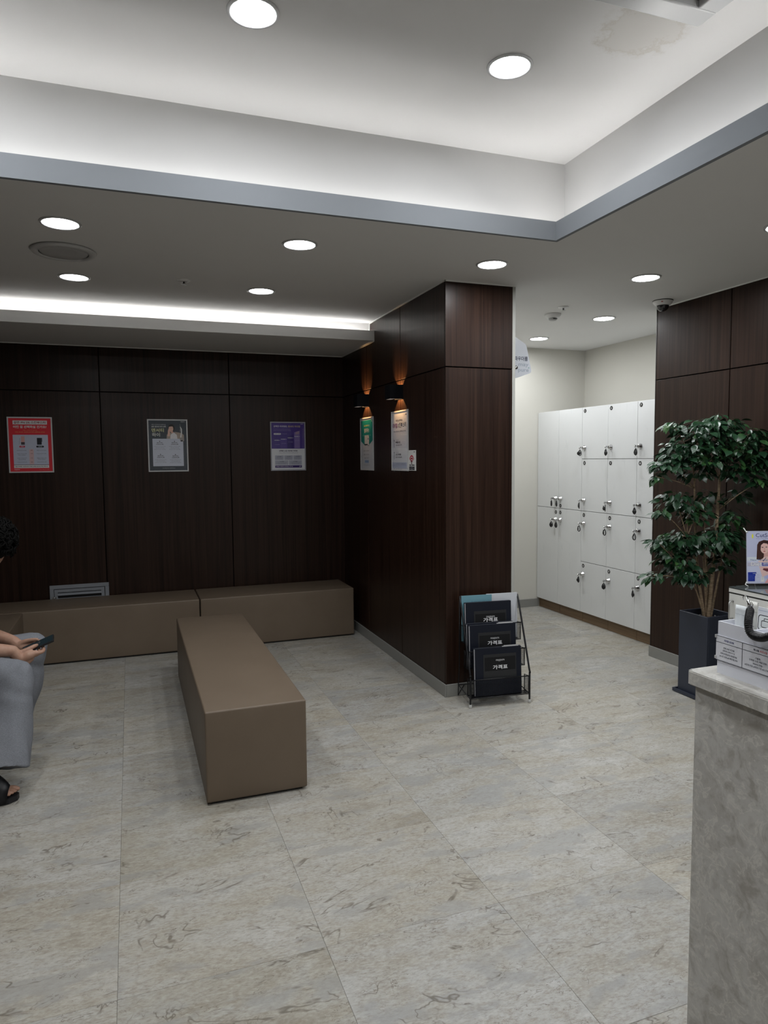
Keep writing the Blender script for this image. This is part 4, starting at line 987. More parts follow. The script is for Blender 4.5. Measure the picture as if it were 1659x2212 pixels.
for k in range(2):
    y0 = -ay+0.002 + k*ay; y1 = y0+ay-0.004
    dr = obj('door', MB().bbox(-ax, -ax+0.017, y0, y1, 0.045, CZ-0.037, 0.001, 1), CW, cb)
    hy = y1-0.030 if k else y0+0.030
    hx = -ax; z1, z0 = 0.672, 0.572
    obj('handle', MB().tube([(hx+0.002, hy, z1), (hx-0.022, hy, z1), (hx-0.028, hy, z1-0.006), (hx-0.028, hy, z0+0.006), (hx-0.022, hy, z0), (hx+0.002, hy, z0)], 0.0050, 10), STEEL, dr)

# ================================================================== MINI BANNER STAND
bn = thing('mini_banner_stand', 'small white banner stand with a woman on a diet poster, on the white cabinet', 'banner', (3.296, 3.000, CZ+0.001), (0, 0, math.radians(-20)))
bw, bz0, bh = 0.212, 0.016, 0.302
tilt = math.radians(-4)
BM = Matrix.Rotation(tilt, 4, 'X')
WP = mat('banner_white', (0.80, 0.80, 0.78), 0.35)
f = MB()
f.tube([(-0.009, 0.034, bh+0.032), (0.004, 0.029, bh+0.010), (bw/2, 0.034, bh*0.45), (bw-0.004, 0.010, 0.022), (bw+0.006, -0.006, 0.0035)], 0.0028, 8)
f.tube([(bw+0.009, 0.034, bh+0.032), (bw-0.004, 0.029, bh+0.010), (bw/2, 0.038, bh*0.45), (0.004, 0.010, 0.022), (-0.008, -0.004, 0.012), (0.002, -0.018, 0.0035)], 0.0028, 8)
f.tube([(bw/2, 0.032, bh*0.45), (bw/2, 0.110, 0.0035)], 0.0028, 8)
f.tube([(bw*0.70, 0.014, 0.03), (bw*0.68, -0.030, 0.0035)], 0.0028, 8)
obj('x_frame', f, WP, bn)
for x, z, yy in ((0.004, bh+0.010, 0.022), (bw-0.004, bh+0.010, 0.022), (0.004, 0.022, 0.004), (bw-0.004, 0.022, 0.004)): obj('hook', MB().ell((x, yy, z), (0.006, 0.006, 0.006), 10, 8), WP, bn)
sh = bpy.data.objects.new('poster_sheet', MB().box(0, bw, -0.0006, 0.0002, 0, bh).mesh('poster_sheet', mat('banner_sheet', rgb((186, 190, 208)), 0.45))); COL.objects.link(sh); sh.parent = bn
sh.location = (0, 0, bz0); sh.rotation_euler = (tilt, 0, 0)
P = Print(); w, h = bw, bh
P.rect(0.004, h*0.50, w-0.004, h-0.004, (166, 170, 194)); P.rect(0.004, h*0.43, w-0.004, h*0.505, (186, 192, 214)); P.rect(0.004, 0.004, w-0.004, h*0.43, (176, 180, 206))
P.oval(0.036, h-0.030, 0.0045, 0.013, (214, 206, 60)); P.text('CutSub', 0.054, h-0.036, 0.022, (42, 46, 92), w=0.100, bold=0.005); P.text('Smart Your Metabolism', 0.056, h-0.046, 0.005, (90, 92, 132), w=0.096, bold=0)
# woman: hair, face, shoulder, arms, waist
P.poly([(0.058, h-0.163), (0.062, h-0.080), (0.072, h-0.062), (0.100, h-0.052), (0.126, h-0.056), (0.138, h-0.078), (0.140, h-0.150), (0.110, h-0.155), (0.076, h-0.166)], (58, 36, 32))
P.poly([(0.064, h-0.176), (0.096, h-0.156), (0.104, h-0.140), (0.130, h-0.136), (0.168, h-0.150), (0.186, h-0.182), (0.176, h-0.215), (0.120, h-0.200)], (206, 176, 170))
P.poly([(0.100, h-0.150), (0.100, h-0.120), (0.124, h-0.115), (0.128, h-0.146)], (186, 146, 138)); P.oval(0.104, h-0.098, 0.024, 0.032, (204, 166, 158))
P.poly([(0.076, h-0.072), (0.090, h-0.060), (0.122, h-0.062), (0.132, h-0.090), (0.122, h-0.074), (0.098, h-0.070), (0.084, h-0.082), (0.080, h-0.120)], (46, 28, 26))
P.oval(0.092, h-0.094, 0.0055, 0.0022, (34, 22, 24)); P.oval(0.115, h-0.093, 0.0055, 0.0022, (34, 22, 24)); P.poly([(0.101, h-0.108), (0.104, h-0.095), (0.107, h-0.108)], (182, 134, 126)); P.oval(0.103, h-0.117, 0.006, 0.0028, (160, 80, 84))
P.poly([(0.093, h-0.172), (0.112, h-0.152), (0.114, h-0.154), (0.096, h-0.176)], (60, 58, 84))
P.rect(0.016, h*0.335, w-0.004, h*0.40, (92, 92, 150)); P.rect(0.006, h*0.335, 0.088, h*0.40, (164, 162, 178))
P.text('New Paradigm of', 0.024, h*0.425, 0.013, (84, 104, 146), w=0.130, bold=0); P.text('Diet', 0.026, h*0.338, 0.022, (218, 216, 214), w=0.062, bold=0.01); P.text('SMART BODY', 0.096, h*0.378, 0.006, (200, 200, 220), w=0.07); P.text('하이 리프팅', 0.096, h*0.350, 0.007, (226, 226, 236), w=0.05)
P.poly([(0.072, h*0.325), (0.090, h*0.130), (0.118, h*0.155), (0.160, h*0.30), (0.150, h*0.325)], (204, 170, 166)); P.poly([(0.092, h*0.265), (0.118, h*0.225), (0.150, h*0.265), (0.140, h*0.30), (0.10, h*0.30)], (96, 46, 52))
P.poly([(0.070, h*0.325), (0.092, h*0.315), (0.150, h*0.322), (0.200, h*0.330), (0.205, h*0.300), (0.150, h*0.285), (0.100, h*0.290)], (200, 158, 152)); P.poly([(0.092, h*0.12), (0.150, h*0.21), (0.205, h*0.24), (0.205, h*0.13), (0.120, h*0.09)], (160, 164, 200)); P.poly([(0.104, 0.004), (0.120, h*0.09), (0.205, h*0.14), (0.205, 0.004)], (196, 142, 142))
P.poly([(0.008, 0.014), (0.048, 0.014), (0.048, 0.042), (0.052, 0.048), (0.050, 0.054), (0.058, 0.060), (0.054, 0.066), (0.008, 0.066)], (26, 44, 132))
P.text('CutSub', 0.036, 0.056, 0.005, (170, 180, 220)); lines(P, 0.012, 0.044, 0.030, 4, 0.007, 0.004, (96, 116, 186), 'L')
P.rect(0.082, 0.010, 0.100, 0.040, (206, 208, 222)); lines(P, 0.066, 0.050, 0.012, 3, 0.008, 0.004, (120, 122, 150)); lines(P, 0.091, 0.034, 0.012, 2, 0.010, 0.005, (80, 84, 110))
P.build(sh, y=-0.0006)

# ================================================================== STONE COUNTER
kx, ky, kz = 1.090, 1.139, 1.050
ct = thing('reception_counter', 'beige limestone reception counter with a thick overhanging top', 'counter', (kx+0.25, ky-0.95, 0))
obj('front_panel', MB().bbox(-0.25+0.014, 0.20, -0.95, 0.95-0.012, 0, kz-0.0305, 0.002, 1), MARBLE, ct)
bm = bmesh.new(); bmesh.ops.create_cube(bm, size=1)
for v in bm.verts: v.co = (v.co.x*0.5, v.co.y*1.9, kz-0.015+v.co.z*0.030)
bmesh.ops.bevel(bm, geom=[e for e in bm.edges if abs(e.verts[0].co.z-e.verts[1].co.z) > 0.01], offset=0.008, segments=4, affect='EDGES')
bmesh.ops.bevel(bm, geom=[e for e in bm.edges if abs(e.verts[0].co.z-e.verts[1].co.z) < 1e-4 and len(e.link_faces) == 2 and e.calc_face_angle(0) > 1], offset=0.002, segments=2, affect='EDGES')
obj('counter_top', MB().bm(bm), MARBLE, ct)

# ================================================================== SAMPLE BOX ON THE COUNTER
bx0, by1 = 1.134, 1.099
BL, BWd, BH = 0.215, 0.115, 0.109        # along -y, along x, height
bo = thing('sample_organizer', 'white open sample box with printed label panels on the stone counter', 'organizer', (bx0, by1, kz), (0, 0, -PI/2))   # local x -> -y world, local -y -> -x (front)
BXW = mat('box_white', (0.76, 0.775, 0.84), 0.3)
tk = 0.003
m = MB().box(0, BL, 0, tk, 0, BH).box(0, BL, BWd-tk, BWd, 0, BH+0.012).box(0, tk, tk, BWd-tk, 0, BH).box(BL-tk, BL, tk, BWd-tk, 0, BH).box(0, BL, tk, BWd-tk, 0, tk)
obj('box', m, BXW, bo)
obj('divider', MB().box(0.078, 0.081, tk, BWd-tk, tk, BH-0.002), BXW, bo)
obj('label_strip', MB().box(-0.002, BL+0.002, -0.0022, -0.0006, 0.028, 0.080), mat('label_acrylic', (0.78, 0.79, 0.84), 0.18), bo)
P = Print(); LI = (52, 56, 66); q = 0.028
P.rect(-0.002, q, BL, q+0.0009, LI).rect(-0.002, 0.0655, BL, 0.0664, LI).rect(-0.002, 0.0785, BL, 0.0794, LI)
for x in (0.0635, 0.137): P.rect(x, q, x+0.0012, 0.079, LI)
P.text('리비힐 선크림', 0.031, 0.0700, 0.0042, (60, 62, 110), w=0.024, align='C', bold=0.02)
for k, s in enumerate(('진정 보호 선크림', '(SPF50+/PA++++)', '미백/진정/보호/재생크림', '#스킨 진정 #미백크림 NO')):
    P.text(s, 0.031, 0.0545-k*0.0060, 0.0038, LI, w=(0.027, 0.030, 0.041, 0.045)[k], align='C', bold=0.01)
P.text('제나벨', 0.090, 0.0700, 0.0042, (60, 62, 80), w=0.013, bold=0.02); P.text('재생크림', 0.105, 0.0700, 0.0042, (170, 80, 80), w=0.016, bold=0.01)
for k, s in enumerate(('시술후', '강력한 스킨 재생 진정', 'PDRN크림', '#진정크림 #재생크림 #스킨보호')):
    P.text(s, 0.101, 0.0545-k*0.0060, 0.0038, LI, w=(0.012, 0.040, 0.021, 0.060)[k], align='C', bold=0.01)
P.text('리비힐 크림', 0.175, 0.0700, 0.0042, (60, 62, 80), w=0.026, align='C', bold=0.02); P.text('진정 재생 크림', 0.175, 0.0485, 0.0038, LI, w=0.03, align='C', bold=0.01)
P.build(bo, y=-0.0022)
for z_ in (0.030, 0.074): obj('clip', MB().box(-0.004, 0.0, -0.004, 0.004, z_, z_+0.006), mat('clear_clip', (0.5, 0.5, 0.5), 0.2), bo)
# pouches standing inside
PCH = mat('pouch_white', (0.80, 0.84, 0.86), 0.28); PC2 = mat('pouch_cream', (0.78, 0.78, 0.73), 0.35)
def pouch(yw, xw, w, h, m, label, bulge, lean):
    t = thing('sample_pouch', label, 'pouch', (xw, yw, kz+0.0035), (lean, 0, -PI/2))
    nx, nz = 8, 14; b = MB(); vs = []; fs = []
    for s in (-1, 1):
        for i in range(nx+1):
            for j in range(nz+1):
                u, v = i/nx, j/nz; bl = bulge*(4*u*(1-u))**0.6*max(0, (1-v/0.86))**0.5*(0.35+0.65*v/0.86 if v < 0.4 else 1) if v < 0.86 else 0
                vs.append((u*w, s*(0.0009+bl)+0.0006*math.sin(17*u+9*v)*(bl > 0), v*h))
    o = (nx+1)*(nz+1)
    for s in (0, 1):
        for i in range(nx):
            for j in range(nz): fs.append((s*o+i*(nz+1)+j, s*o+(i+1)*(nz+1)+j, s*o+(i+1)*(nz+1)+j+1, s*o+i*(nz+1)+j+1))
    for i in range(nx): fs += [(i*(nz+1), (i+1)*(nz+1), o+(i+1)*(nz+1), o+i*(nz+1)), (i*(nz+1)+nz, (i+1)*(nz+1)+nz, o+(i+1)*(nz+1)+nz, o+i*(nz+1)+nz)]
    for j in range(nz): fs += [(j, j+1, o+j+1, o+j), (nx*(nz+1)+j, nx*(nz+1)+j+1, o+nx*(nz+1)+j+1, o+nx*(nz+1)+j)]
    b.add(vs, fs, True)
    obj('body', b, m, t); obj('seal', MB().box(0.001, w-0.001, -0.0016, 0.0016, h*0.87, h*0.885), m, t)
    return t
pouch(1.082, 1.158, 0.028, 0.141, PCH, 'bulging white sample pouch standing in the sample box', 0.009, -0.03)
t = pouch(1.0665, 1.174, 0.025, 0.151, PC2, 'flat cream sample packet behind the coiled lanyard', 0.004, -0.02)
P = Print(); P.text('maypure', 0.012, 0.100, 0.003, (60, 60, 70), align='L', w=0.011); P.build(t, y=-0.006)
# card with a briefcase icon
cd = thing('icon_card', 'white card with a black briefcase icon in the sample box', 'card', (1.218, 1.0855, kz+0.0035), (-0.05, 0, -PI/2))
obj('card', MB().box(0, 0.085, -0.0008, 0.0008, 0, 0.1315), mat('card_white', (0.78, 0.80, 0.85), 0.4), cd)
P = Print(); K = (22, 22, 26)
x0, z0, x1, z1 = 0.005, 0.084, 0.047, 0.1160
P.rrect(x0, z0, x1, z1, K, 0.006).rrect(x0+0.0016, z0+0.0016, x1-0.0016, z1-0.0016, (196, 200, 212), 0.005)
P.rrect(x0+0.008, z0+0.006, x1-0.008, z1-0.011, K, 0.003).rrect(x0+0.0095, z0+0.0075, x1-0.0095, z1-0.0125, (196, 200, 212), 0.002).rrect(x0+0.014, z1-0.0115, x1-0.014, z1-0.006, K, 0.0018).rrect(x0+0.0155, z1-0.011, x1-0.0155, z1-0.0074, (196, 200, 212), 0.001)
P.rect(0.004, 0.1245, 0.081, 0.1255, (150, 156, 176)); P.build(cd, y=-0.0008)
# coiled lanyard with a snap hook
ln = thing('coiled_lanyard', 'black coiled lanyard with a metal snap hook hanging over the sample box', 'lanyard', (1.150, 1.030, 1.19))
path = [(1.150, 1.036, 1.193), (1.140, 1.028, 1.188), (1.128, 1.019, 1.180), (1.120, 1.012, 1.171), (1.118, 1.008, 1.161), (1.118, 1.001, 1.154), (1.118, 0.991, 1.152), (1.117, 0.977, 1.154), (1.116, 0.963, 1.160), (1.115, 0.945, 1.166), (1.113, 0.925, 1.158), (1.111, 0.908, 1.125), (1.111, 0.896, 1.085), (1.113, 0.878, 1.062), (1.114, 0.85, 1.0585)]
Pv = [Vector(q)-Vector((1.150, 1.030, 1.19)) for q in path]
cm = MB().tube(Pv, 0.0056, 10, sub=6, caps='round')
def resample(P, n):
    Q = []
    for i in range(len(P)-1):
        p0 = P[max(i-1, 0)]; p1 = P[i]; p2 = P[i+1]; p3 = P[min(i+2, len(P)-1)]
        for k in range(20):
            t_ = k/20; Q.append(0.5*((2*p1)+(p2-p0)*t_+(2*p0-5*p1+4*p2-p3)*t_*t_+(3*p1-p0-3*p2+p3)*t_**3))
    Q.append(P[-1]); d = [0]
    for i in range(1, len(Q)): d.append(d[-1]+(Q[i]-Q[i-1]).length)
    out = []; j = 0
    for k in range(n):
        s = d[-1]*k/(n-1)
        while j < len(d)-2 and d[j+1] < s: j += 1
        f_ = (s-d[j])/max(1e-9, d[j+1]-d[j]); out.append(Q[j].lerp(Q[j+1], f_))
    return out, d[-1]
Q, Ltot = resample(Pv, 1800); turns = Ltot/0.0030; hel = []
Nn = Vector((1, 0, 0))
for i, q in enumerate(Q):
    T = (Q[min(i+1, len(Q)-1)]-Q[max(i-1, 0)]).normalized(); Nn = (Nn-T*Nn.dot(T)).normalized(); B_ = T.cross(Nn); an = 2*PI*turns*i/len(Q)
    hel.append(q+(Nn*math.cos(an)+B_*math.sin(an))*0.0064)
obj('coil', cm.tube(hel, 0.0014, 5), mat('coil_black', (0.010, 0.010, 0.011), 0.3), ln)
c0 = Pv[0]
hk = MB().tube([c0+Vector(v) for v in ((0.0, -0.004, 0.0), (0.0, -0.005, 0.006), (0.0, 0.0, 0.009), (0.0, 0.005, 0.006), (0.0, 0.004, 0.0))], 0.0009, 8)
obj('loop', hk, BLACK, ln)
sn = MB().tube([c0+Vector(v) for v in ((0, 0.000, 0.007), (0.0, 0.002, 0.012), (0.002, 0.008, 0.018), (0.004, 0.013, 0.023))], [0.0028, 0.0034, 0.0026, 0.0018], 10)
sn.tube([c0+Vector(v) for v in ((0.004, 0.013, 0.023), (0.005, 0.018, 0.025), (0.005, 0.022, 0.022), (0.005, 0.021, 0.016))], 0.0012, 8)
sn.tube([c0+Vector((0.0, 0.006*math.cos(a_), 0.011+0.006*math.sin(a_))) for a_ in [2*PI*k/18 for k in range(18)]], 0.0009, 6, closed=True)
obj('snap_hook', sn, CHROME, ln)
# ================================================================== PERSON seated on the left bench
def voxel(mb, size, smooth=4, disp=None):
    me = mb.mesh('body_raw', [SKIN]); o = bpy.data.objects.new('body_tmp', me); COL.objects.link(o)
    r = o.modifiers.new('remesh', 'REMESH'); r.mode = 'VOXEL'; r.voxel_size = size; r.use_smooth_shade = True
    s = o.modifiers.new('smooth', 'SMOOTH'); s.iterations = smooth; s.factor = 0.5
    bpy.context.view_layer.update()
    dg = bpy.context.evaluated_depsgraph_get()
    out = bpy.data.meshes.new_from_object(o.evaluated_get(dg))
    bpy.data.objects.remove(o)
    if disp:
        nv = [v.normal.copy() for v in out.vertices]
        for v, n_ in zip(out.vertices, nv): v.co += n_*disp(v.co)
    out.polygons.foreach_set('use_smooth', [True]*len(out.polygons)); out.update()
    return out
SKIN = mat('skin', (0.40, 0.235, 0.165), 0.5, spec=0.35)
ts = NT(SKIN); gs = ts.n('ShaderNodeNewGeometry')
ts.l(ts.ramp(ts.noise(gs.outputs['Position'], 35, 3), [(0.3, (0.36, 0.195, 0.135)), (0.7, (0.43, 0.265, 0.19))]), ts.b.inputs['Base Color'])
ts.b.inputs['Subsurface Weight'].default_value = 0.08; ts.b.inputs['Subsurface Radius'].default_value = (0.01, 0.004, 0.002)
CLOTH = mat('grey_jersey', (0.26, 0.275, 0.31), 0.95, spec=0.1)
tcj = NT(CLOTH); gj = tcj.n('ShaderNodeNewGeometry'); nj = tcj.noise(gj.outputs['Position'], 330, 3, 0.7)
tcj.l(tcj.ramp(nj, [(0.30, (0.135, 0.142, 0.158)), (0.70, (0.245, 0.255, 0.28))]), tcj.b.inputs['Base Color']); tcj.bump(nj, 0.25, 0.001)
TEE = mat('black_tee', (0.012, 0.012, 0.014), 0.9, spec=0.1)
HAIR = mat('black_hair', (0.0025, 0.0022, 0.002), 0.85, spec=0.15)

per = thing('person', 'person in grey sweatpants and black slides bent over a phone on the bench', 'person', (-0.95, 3.79, 0.409))
PO = Vector((-0.95, 3.79, 0.409))
def R_(v): return Vector(v)-PO
# phone frame
PC = Vector((-0.452, 3.718, 0.611)); pa = Vector((0.935, 0.0, 0.354)).normalized(); pb_ = (Matrix.Rotation(math.radians(13), 3, pa) @ Vector((0, 1, 0))); pn = pa.cross(pb_); pn = pn if pn.z > 0 else -pn
def PH(s, w_, n_): return R_(PC + pa*s + pb_*w_ + pn*n_)
bd = MB()
def T_(pts, rad, n=14, sub=3): bd.tube(pts, rad, n, sub=sub, caps='round')
# trunk, neck and head (bent forward)
T_([R_((-1.01, 3.79, 0.555)), R_((-1.00, 3.79, 0.64)), R_((-0.94, 3.79, 0.78)), R_((-0.87, 3.79, 0.90))], [0.125, 0.115, 0.125, 0.105])
T_([R_((-0.86, 3.63, 0.925)), R_((-0.855, 3.79, 0.945)), R_((-0.86, 3.95, 0.925))], [0.058, 0.075, 0.058])
T_([R_((-0.85, 3.79, 0.96)), R_((-0.795, 3.79, 1.015)), R_((-0.75, 3.79, 1.06))], [0.058, 0.050, 0.052])
HC = Vector((-0.688, 3.79, 1.066)); hd = math.radians(60)     # head pitched towards the phone
HMx = Matrix.Translation(R_(HC)) @ Matrix.Rotation(hd, 4, 'Y')     # local +x = face direction, z = crown
def HD(x, y, z): return HMx @ Vector((x, y, z))
bd.ell(HMx.to_translation(), (0.094, 0.073, 0.108), 24, 18, HMx.to_3x3())
bd.ell(HD(0.032, 0, -0.062), (0.052, 0.052, 0.058), 20, 14, HMx.to_3x3())          # jaw
T_([HD(0.088, 0, 0.012), HD(0.102, 0, -0.016), HD(0.108, 0, -0.030)], [0.008, 0.010, 0.012], 10, 2)   # nose
bd.ell(HD(0.078, 0, -0.062), (0.016, 0.024, 0.009), 14, 8, HMx.to_3x3())            # mouth
bd.ell(HD(0.074, 0, -0.098), (0.018, 0.022, 0.016), 12, 8, HMx.to_3x3())            # chin
for s in (-1, 1):
    bd.ell(HD(-0.006, s*0.075, -0.012), (0.017, 0.009, 0.030), 12, 10, HMx.to_3x3())    # ear
    bd.ell(HD(0.082, s*0.032, 0.014), (0.012, 0.020, 0.008), 12, 8, HMx.to_3x3())       # brow
# arms: shoulder, elbow, wrist
def arm(sh, el, wr): T_([R_(sh), R_(((sh[0]+el[0])/2, (sh[1]+el[1])/2, (sh[2]+el[2])/2)), R_(el), R_((el[0]*0.62+wr[0]*0.38, el[1]*0.62+wr[1]*0.38, el[2]*0.62+wr[2]*0.38+0.003)), R_(wr)], [0.052, 0.046, 0.041, 0.040, 0.027], 16, 4)
wrR = (-0.556, 3.652, 0.606); wrL = (-0.572, 3.800, 0.618)
arm((-0.86, 3.615, 0.925), (-0.795, 3.575, 0.655), wrR)
arm((-0.86, 3.965, 0.925), (-0.800, 3.960, 0.665), wrL)
# hands around the phone; w sign: -1 near hand, +1 far hand
for sg, wr in ((-1, wrR), (1, wrL)):
    w0 = R_(wr)
    T_([w0, PH(-0.082, sg*0.062, -0.004), PH(-0.045, sg*0.063, -0.006), PH(-0.014, sg*0.060, -0.010)], [0.027, 0.027, 0.022, 0.013], 14, 3)      # upper palm edge
    T_([w0, PH(-0.088, sg*0.060, -0.026), PH(-0.062, sg*0.060, -0.030), PH(-0.046, sg*0.056, -0.032)], [0.025, 0.023, 0.019, 0.013], 14, 3)       # heel side
    T_([PH(-0.094, sg*0.056, 0.008), PH(-0.066, sg*0.055, 0.019), PH(-0.034, sg*0.046, 0.0175), PH(-0.012, sg*0.036, 0.0145), PH(0.000, sg*0.031, 0.0125)], [0.0155, 0.0125, 0.0105, 0.0100, 0.0078], 12, 3)   # thumb
    for k, (s_, ln_) in enumerate(((0.014, 0.000), (-0.007, 0.004), (-0.028, 0.001), (-0.048, -0.008))):   # index .. little
        e_ = 0.012+ln_
        T_([PH(s_-0.030, sg*0.066, -0.010-0.004*k), PH(s_-0.004, sg*0.062, -0.018-0.002*k), PH(s_+0.004, sg*0.042, -0.0205), PH(s_+0.003, sg*0.020, -0.0160), PH(s_+0.001, sg*(0.012-e_), -0.0130)], [0.0098, 0.0094-0.0004*k, 0.0086-0.0005*k, 0.0080-0.0005*k, 0.0066-0.0004*k], 10, 3)
# legs under the trousers, feet with separate toes
def leg(hip, knee, ank): T_([R_(hip), R_(knee), R_((knee[0]*0.5+ank[0]*0.5+0.004, (knee[1]+ank[1])/2, (knee[2]+ank[2])/2)), R_(ank)], [0.075, 0.052, 0.040, 0.031], 14, 4)
FEET = []
def foot(ax_, ay_, yaw, sg):
    """ankle x, y; sg +1: big toe on +y side"""
    c, s_ = math.cos(yaw), math.sin(yaw)
    def Fp(f_, l_, z): return R_((ax_+f_*c-l_*s_, ay_+f_*s_+l_*c, z))
    T_([Fp(0, 0, 0.112), Fp(-0.006, 0, 0.085), Fp(-0.030, 0, 0.060)], [0.034, 0.036, 0.034], 14, 3)
    T_([Fp(-0.040, 0, 0.056), Fp(0.030, 0, 0.070), Fp(0.090, 0.002*sg, 0.052), Fp(0.120, 0, 0.043)], [0.032, 0.036, 0.031, 0.020], 14, 3)
    T_([Fp(0.060, 0.020*sg, 0.055), Fp(0.118, 0.024*sg, 0.043)], [0.026, 0.017], 12, 2); T_([Fp(0.050, -0.018*sg, 0.052), Fp(0.106, -0.026*sg, 0.040)], [0.024, 0.015], 12, 2)
    for k, (l_, tp, r_) in enumerate(((0.030, 0.163, 0.0125), (0.010, 0.157, 0.0092), (-0.006, 0.149, 0.0086), (-0.021, 0.139, 0.0082), (-0.035, 0.126, 0.0078))):
        T_([Fp(0.098-0.004*k, l_*sg*0.92, 0.041), Fp(tp-0.022, l_*sg, 0.0445), Fp(tp, l_*sg*1.02, 0.037)], [r_*1.05, r_, r_*0.92], 10, 3)
    FEET.append((Fp, sg))
leg((-1.0, 3.70, 0.52), (-0.530, 3.555, 0.512), (-0.684, 3.388, 0.115)); leg((-1.0, 3.88, 0.52), (-0.520, 4.005, 0.530), (-0.740, 4.04, 0.115))
foot(-0.690, 3.385, math.radians(-3), 1); foot(-0.750, 4.040, math.radians(6), -1)
body = obj('body', voxel(bd, 0.0036, 3), None, per)
# eyes and nails are too small to show; trousers
tr = MB()
def ring_tube(pts, rad, flatx=None): tr.tube(pts, rad, 28, sub=5, caps=True)
def trouser(hip, knee, mid, hem, rk, rh):
    tr.tube([R_(hip), R_(((hip[0]+knee[0])/2, (hip[1]+knee[1])/2, (hip[2]+knee[2])/2+0.004)), R_(knee)], [0.098, 0.090, rk], 24, sub=4, caps='round')
    tr.tube([R_(knee), R_((knee[0]*0.6+mid[0]*0.4+0.002, knee[1]*0.6+mid[1]*0.4, knee[2]*0.6+mid[2]*0.4)), R_(mid), R_(hem)], [rk, rk*1.03, (rk+rh)/2, rh], 24, sub=4, caps=True)
trouser((-1.0, 3.70, 0.518), (-0.532, 3.555, 0.508), (-0.555, 3.486, 0.310), (-0.580, 3.412, 0.140), 0.079, 0.118)
trouser((-1.0, 3.88, 0.518), (-0.522, 4.005, 0.528), (-0.583, 4.015, 0.310), (-0.665, 4.03, 0.140), 0.079, 0.115)
tr.tube([R_((-1.02, 3.79, 0.562)), R_((-1.00, 3.79, 0.62)), R_((-0.985, 3.79, 0.68))], [0.140, 0.148, 0.140], 24, sub=3, caps='round')
def folds(co):
    p_ = co+PO
    f = 0.010*noise.noise(Vector((p_.x*8+p_.z*5, p_.y*8, p_.z*6-p_.x*3))) + 0.004*noise.noise(Vector((p_.x*22, p_.y*20, p_.z*9+3)))
    k = abs(p_.z-0.47); 
    if k < 0.12 and p_.x > -0.75: f += 0.0022*math.sin((p_.x*1.6+p_.z*2.2)*26+3*noise.noise(Vector(p_*7)))*(1-k/0.12)
    if p_.z < 0.42: f += 0.006*math.sin(p_.x*46+p_.y*30+3.0*noise.noise(Vector((p_.x*6, p_.y*6, p_.z*3))))*min(1, (0.42-p_.z)*4)
    return f
pants = obj('sweatpants', voxel(tr, 0.0062, 4, folds), None, per); pants.data.materials.clear(); pants.data.materials.append(CLOTH)
# T-shirt
ts_ = MB()
ts_.tube([R_((-1.01, 3.79, 0.60)), R_((-1.00, 3.79, 0.68)), R_((-0.94, 3.79, 0.80)), R_((-0.87, 3.79, 0.915)), R_((-0.83, 3.79, 0.965))], [0.155, 0.148, 0.150, 0.128, 0.075], 24, sub=4)
ts_.tube([R_((-0.865, 3.61, 0.930)), R_((-0.86, 3.79, 0.940)), R_((-0.865, 3.97, 0.930))], [0.070, 0.088, 0.070], 20, sub=3, caps='round')
for sy, el in ((3.615, (-0.812, 3.582, 0.72)), (3.965, (-0.815, 3.958, 0.725))): ts_.tube([R_((-0.86, sy, 0.925)), R_(el)], [0.072, 0.068], 20, sub=3)
tee = obj('t_shirt', voxel(ts_, 0.007, 4, lambda c: 0.005*noise.noise(c*11)), None, per); tee.data.materials.clear(); tee.data.materials.append(TEE)
# curly hair
hb = MB(); rh_ = random.Random(5)
hb.ell(HD(-0.036, 0, 0.040), (0.110, 0.110, 0.128), 28, 20, HMx.to_3x3())
for k in range(620):
    d = Vector((rh_.gauss(0, 1), rh_.gauss(0, 1), rh_.gauss(0, 1))).normalized()
    if d.x > 0.30 and d.z < 0.42: continue
    if d.z < -0.55: continue
    r0 = Vector((-0.030+d.x*0.112, d.y*0.110, 0.034+d.z*0.134)); s_ = rh_.uniform(0.010, 0.016); up_ = d
    t1 = d.orthogonal().normalized(); t2 = d.cross(t1); ph_ = rh_.uniform(0, 6.28); pts = []
    for q in range(9):
        an = ph_+q*0.95; v = r0 + t1*math.cos(an)*s_ + t2*math.sin(an)*s_ + d*(0.002+0.0026*q*rh_.uniform(0.7, 1.2)); pts.append(HD(*v))
    hb.tube(pts, [0.0042, 0.0046, 0.0046, 0.0044, 0.0042, 0.004, 0.0036, 0.003, 0.0018], 5)
obj('hair', hb, HAIR, per)
# eyes
for s in (-1, 1):
    e = MB().ell(HD(0.083, s*0.031, -0.002), (0.009, 0.012, 0.006), 12, 8, HMx.to_3x3()); obj('eye', e, mat('eye_dark', (0.03, 0.025, 0.02), 0.2), per)
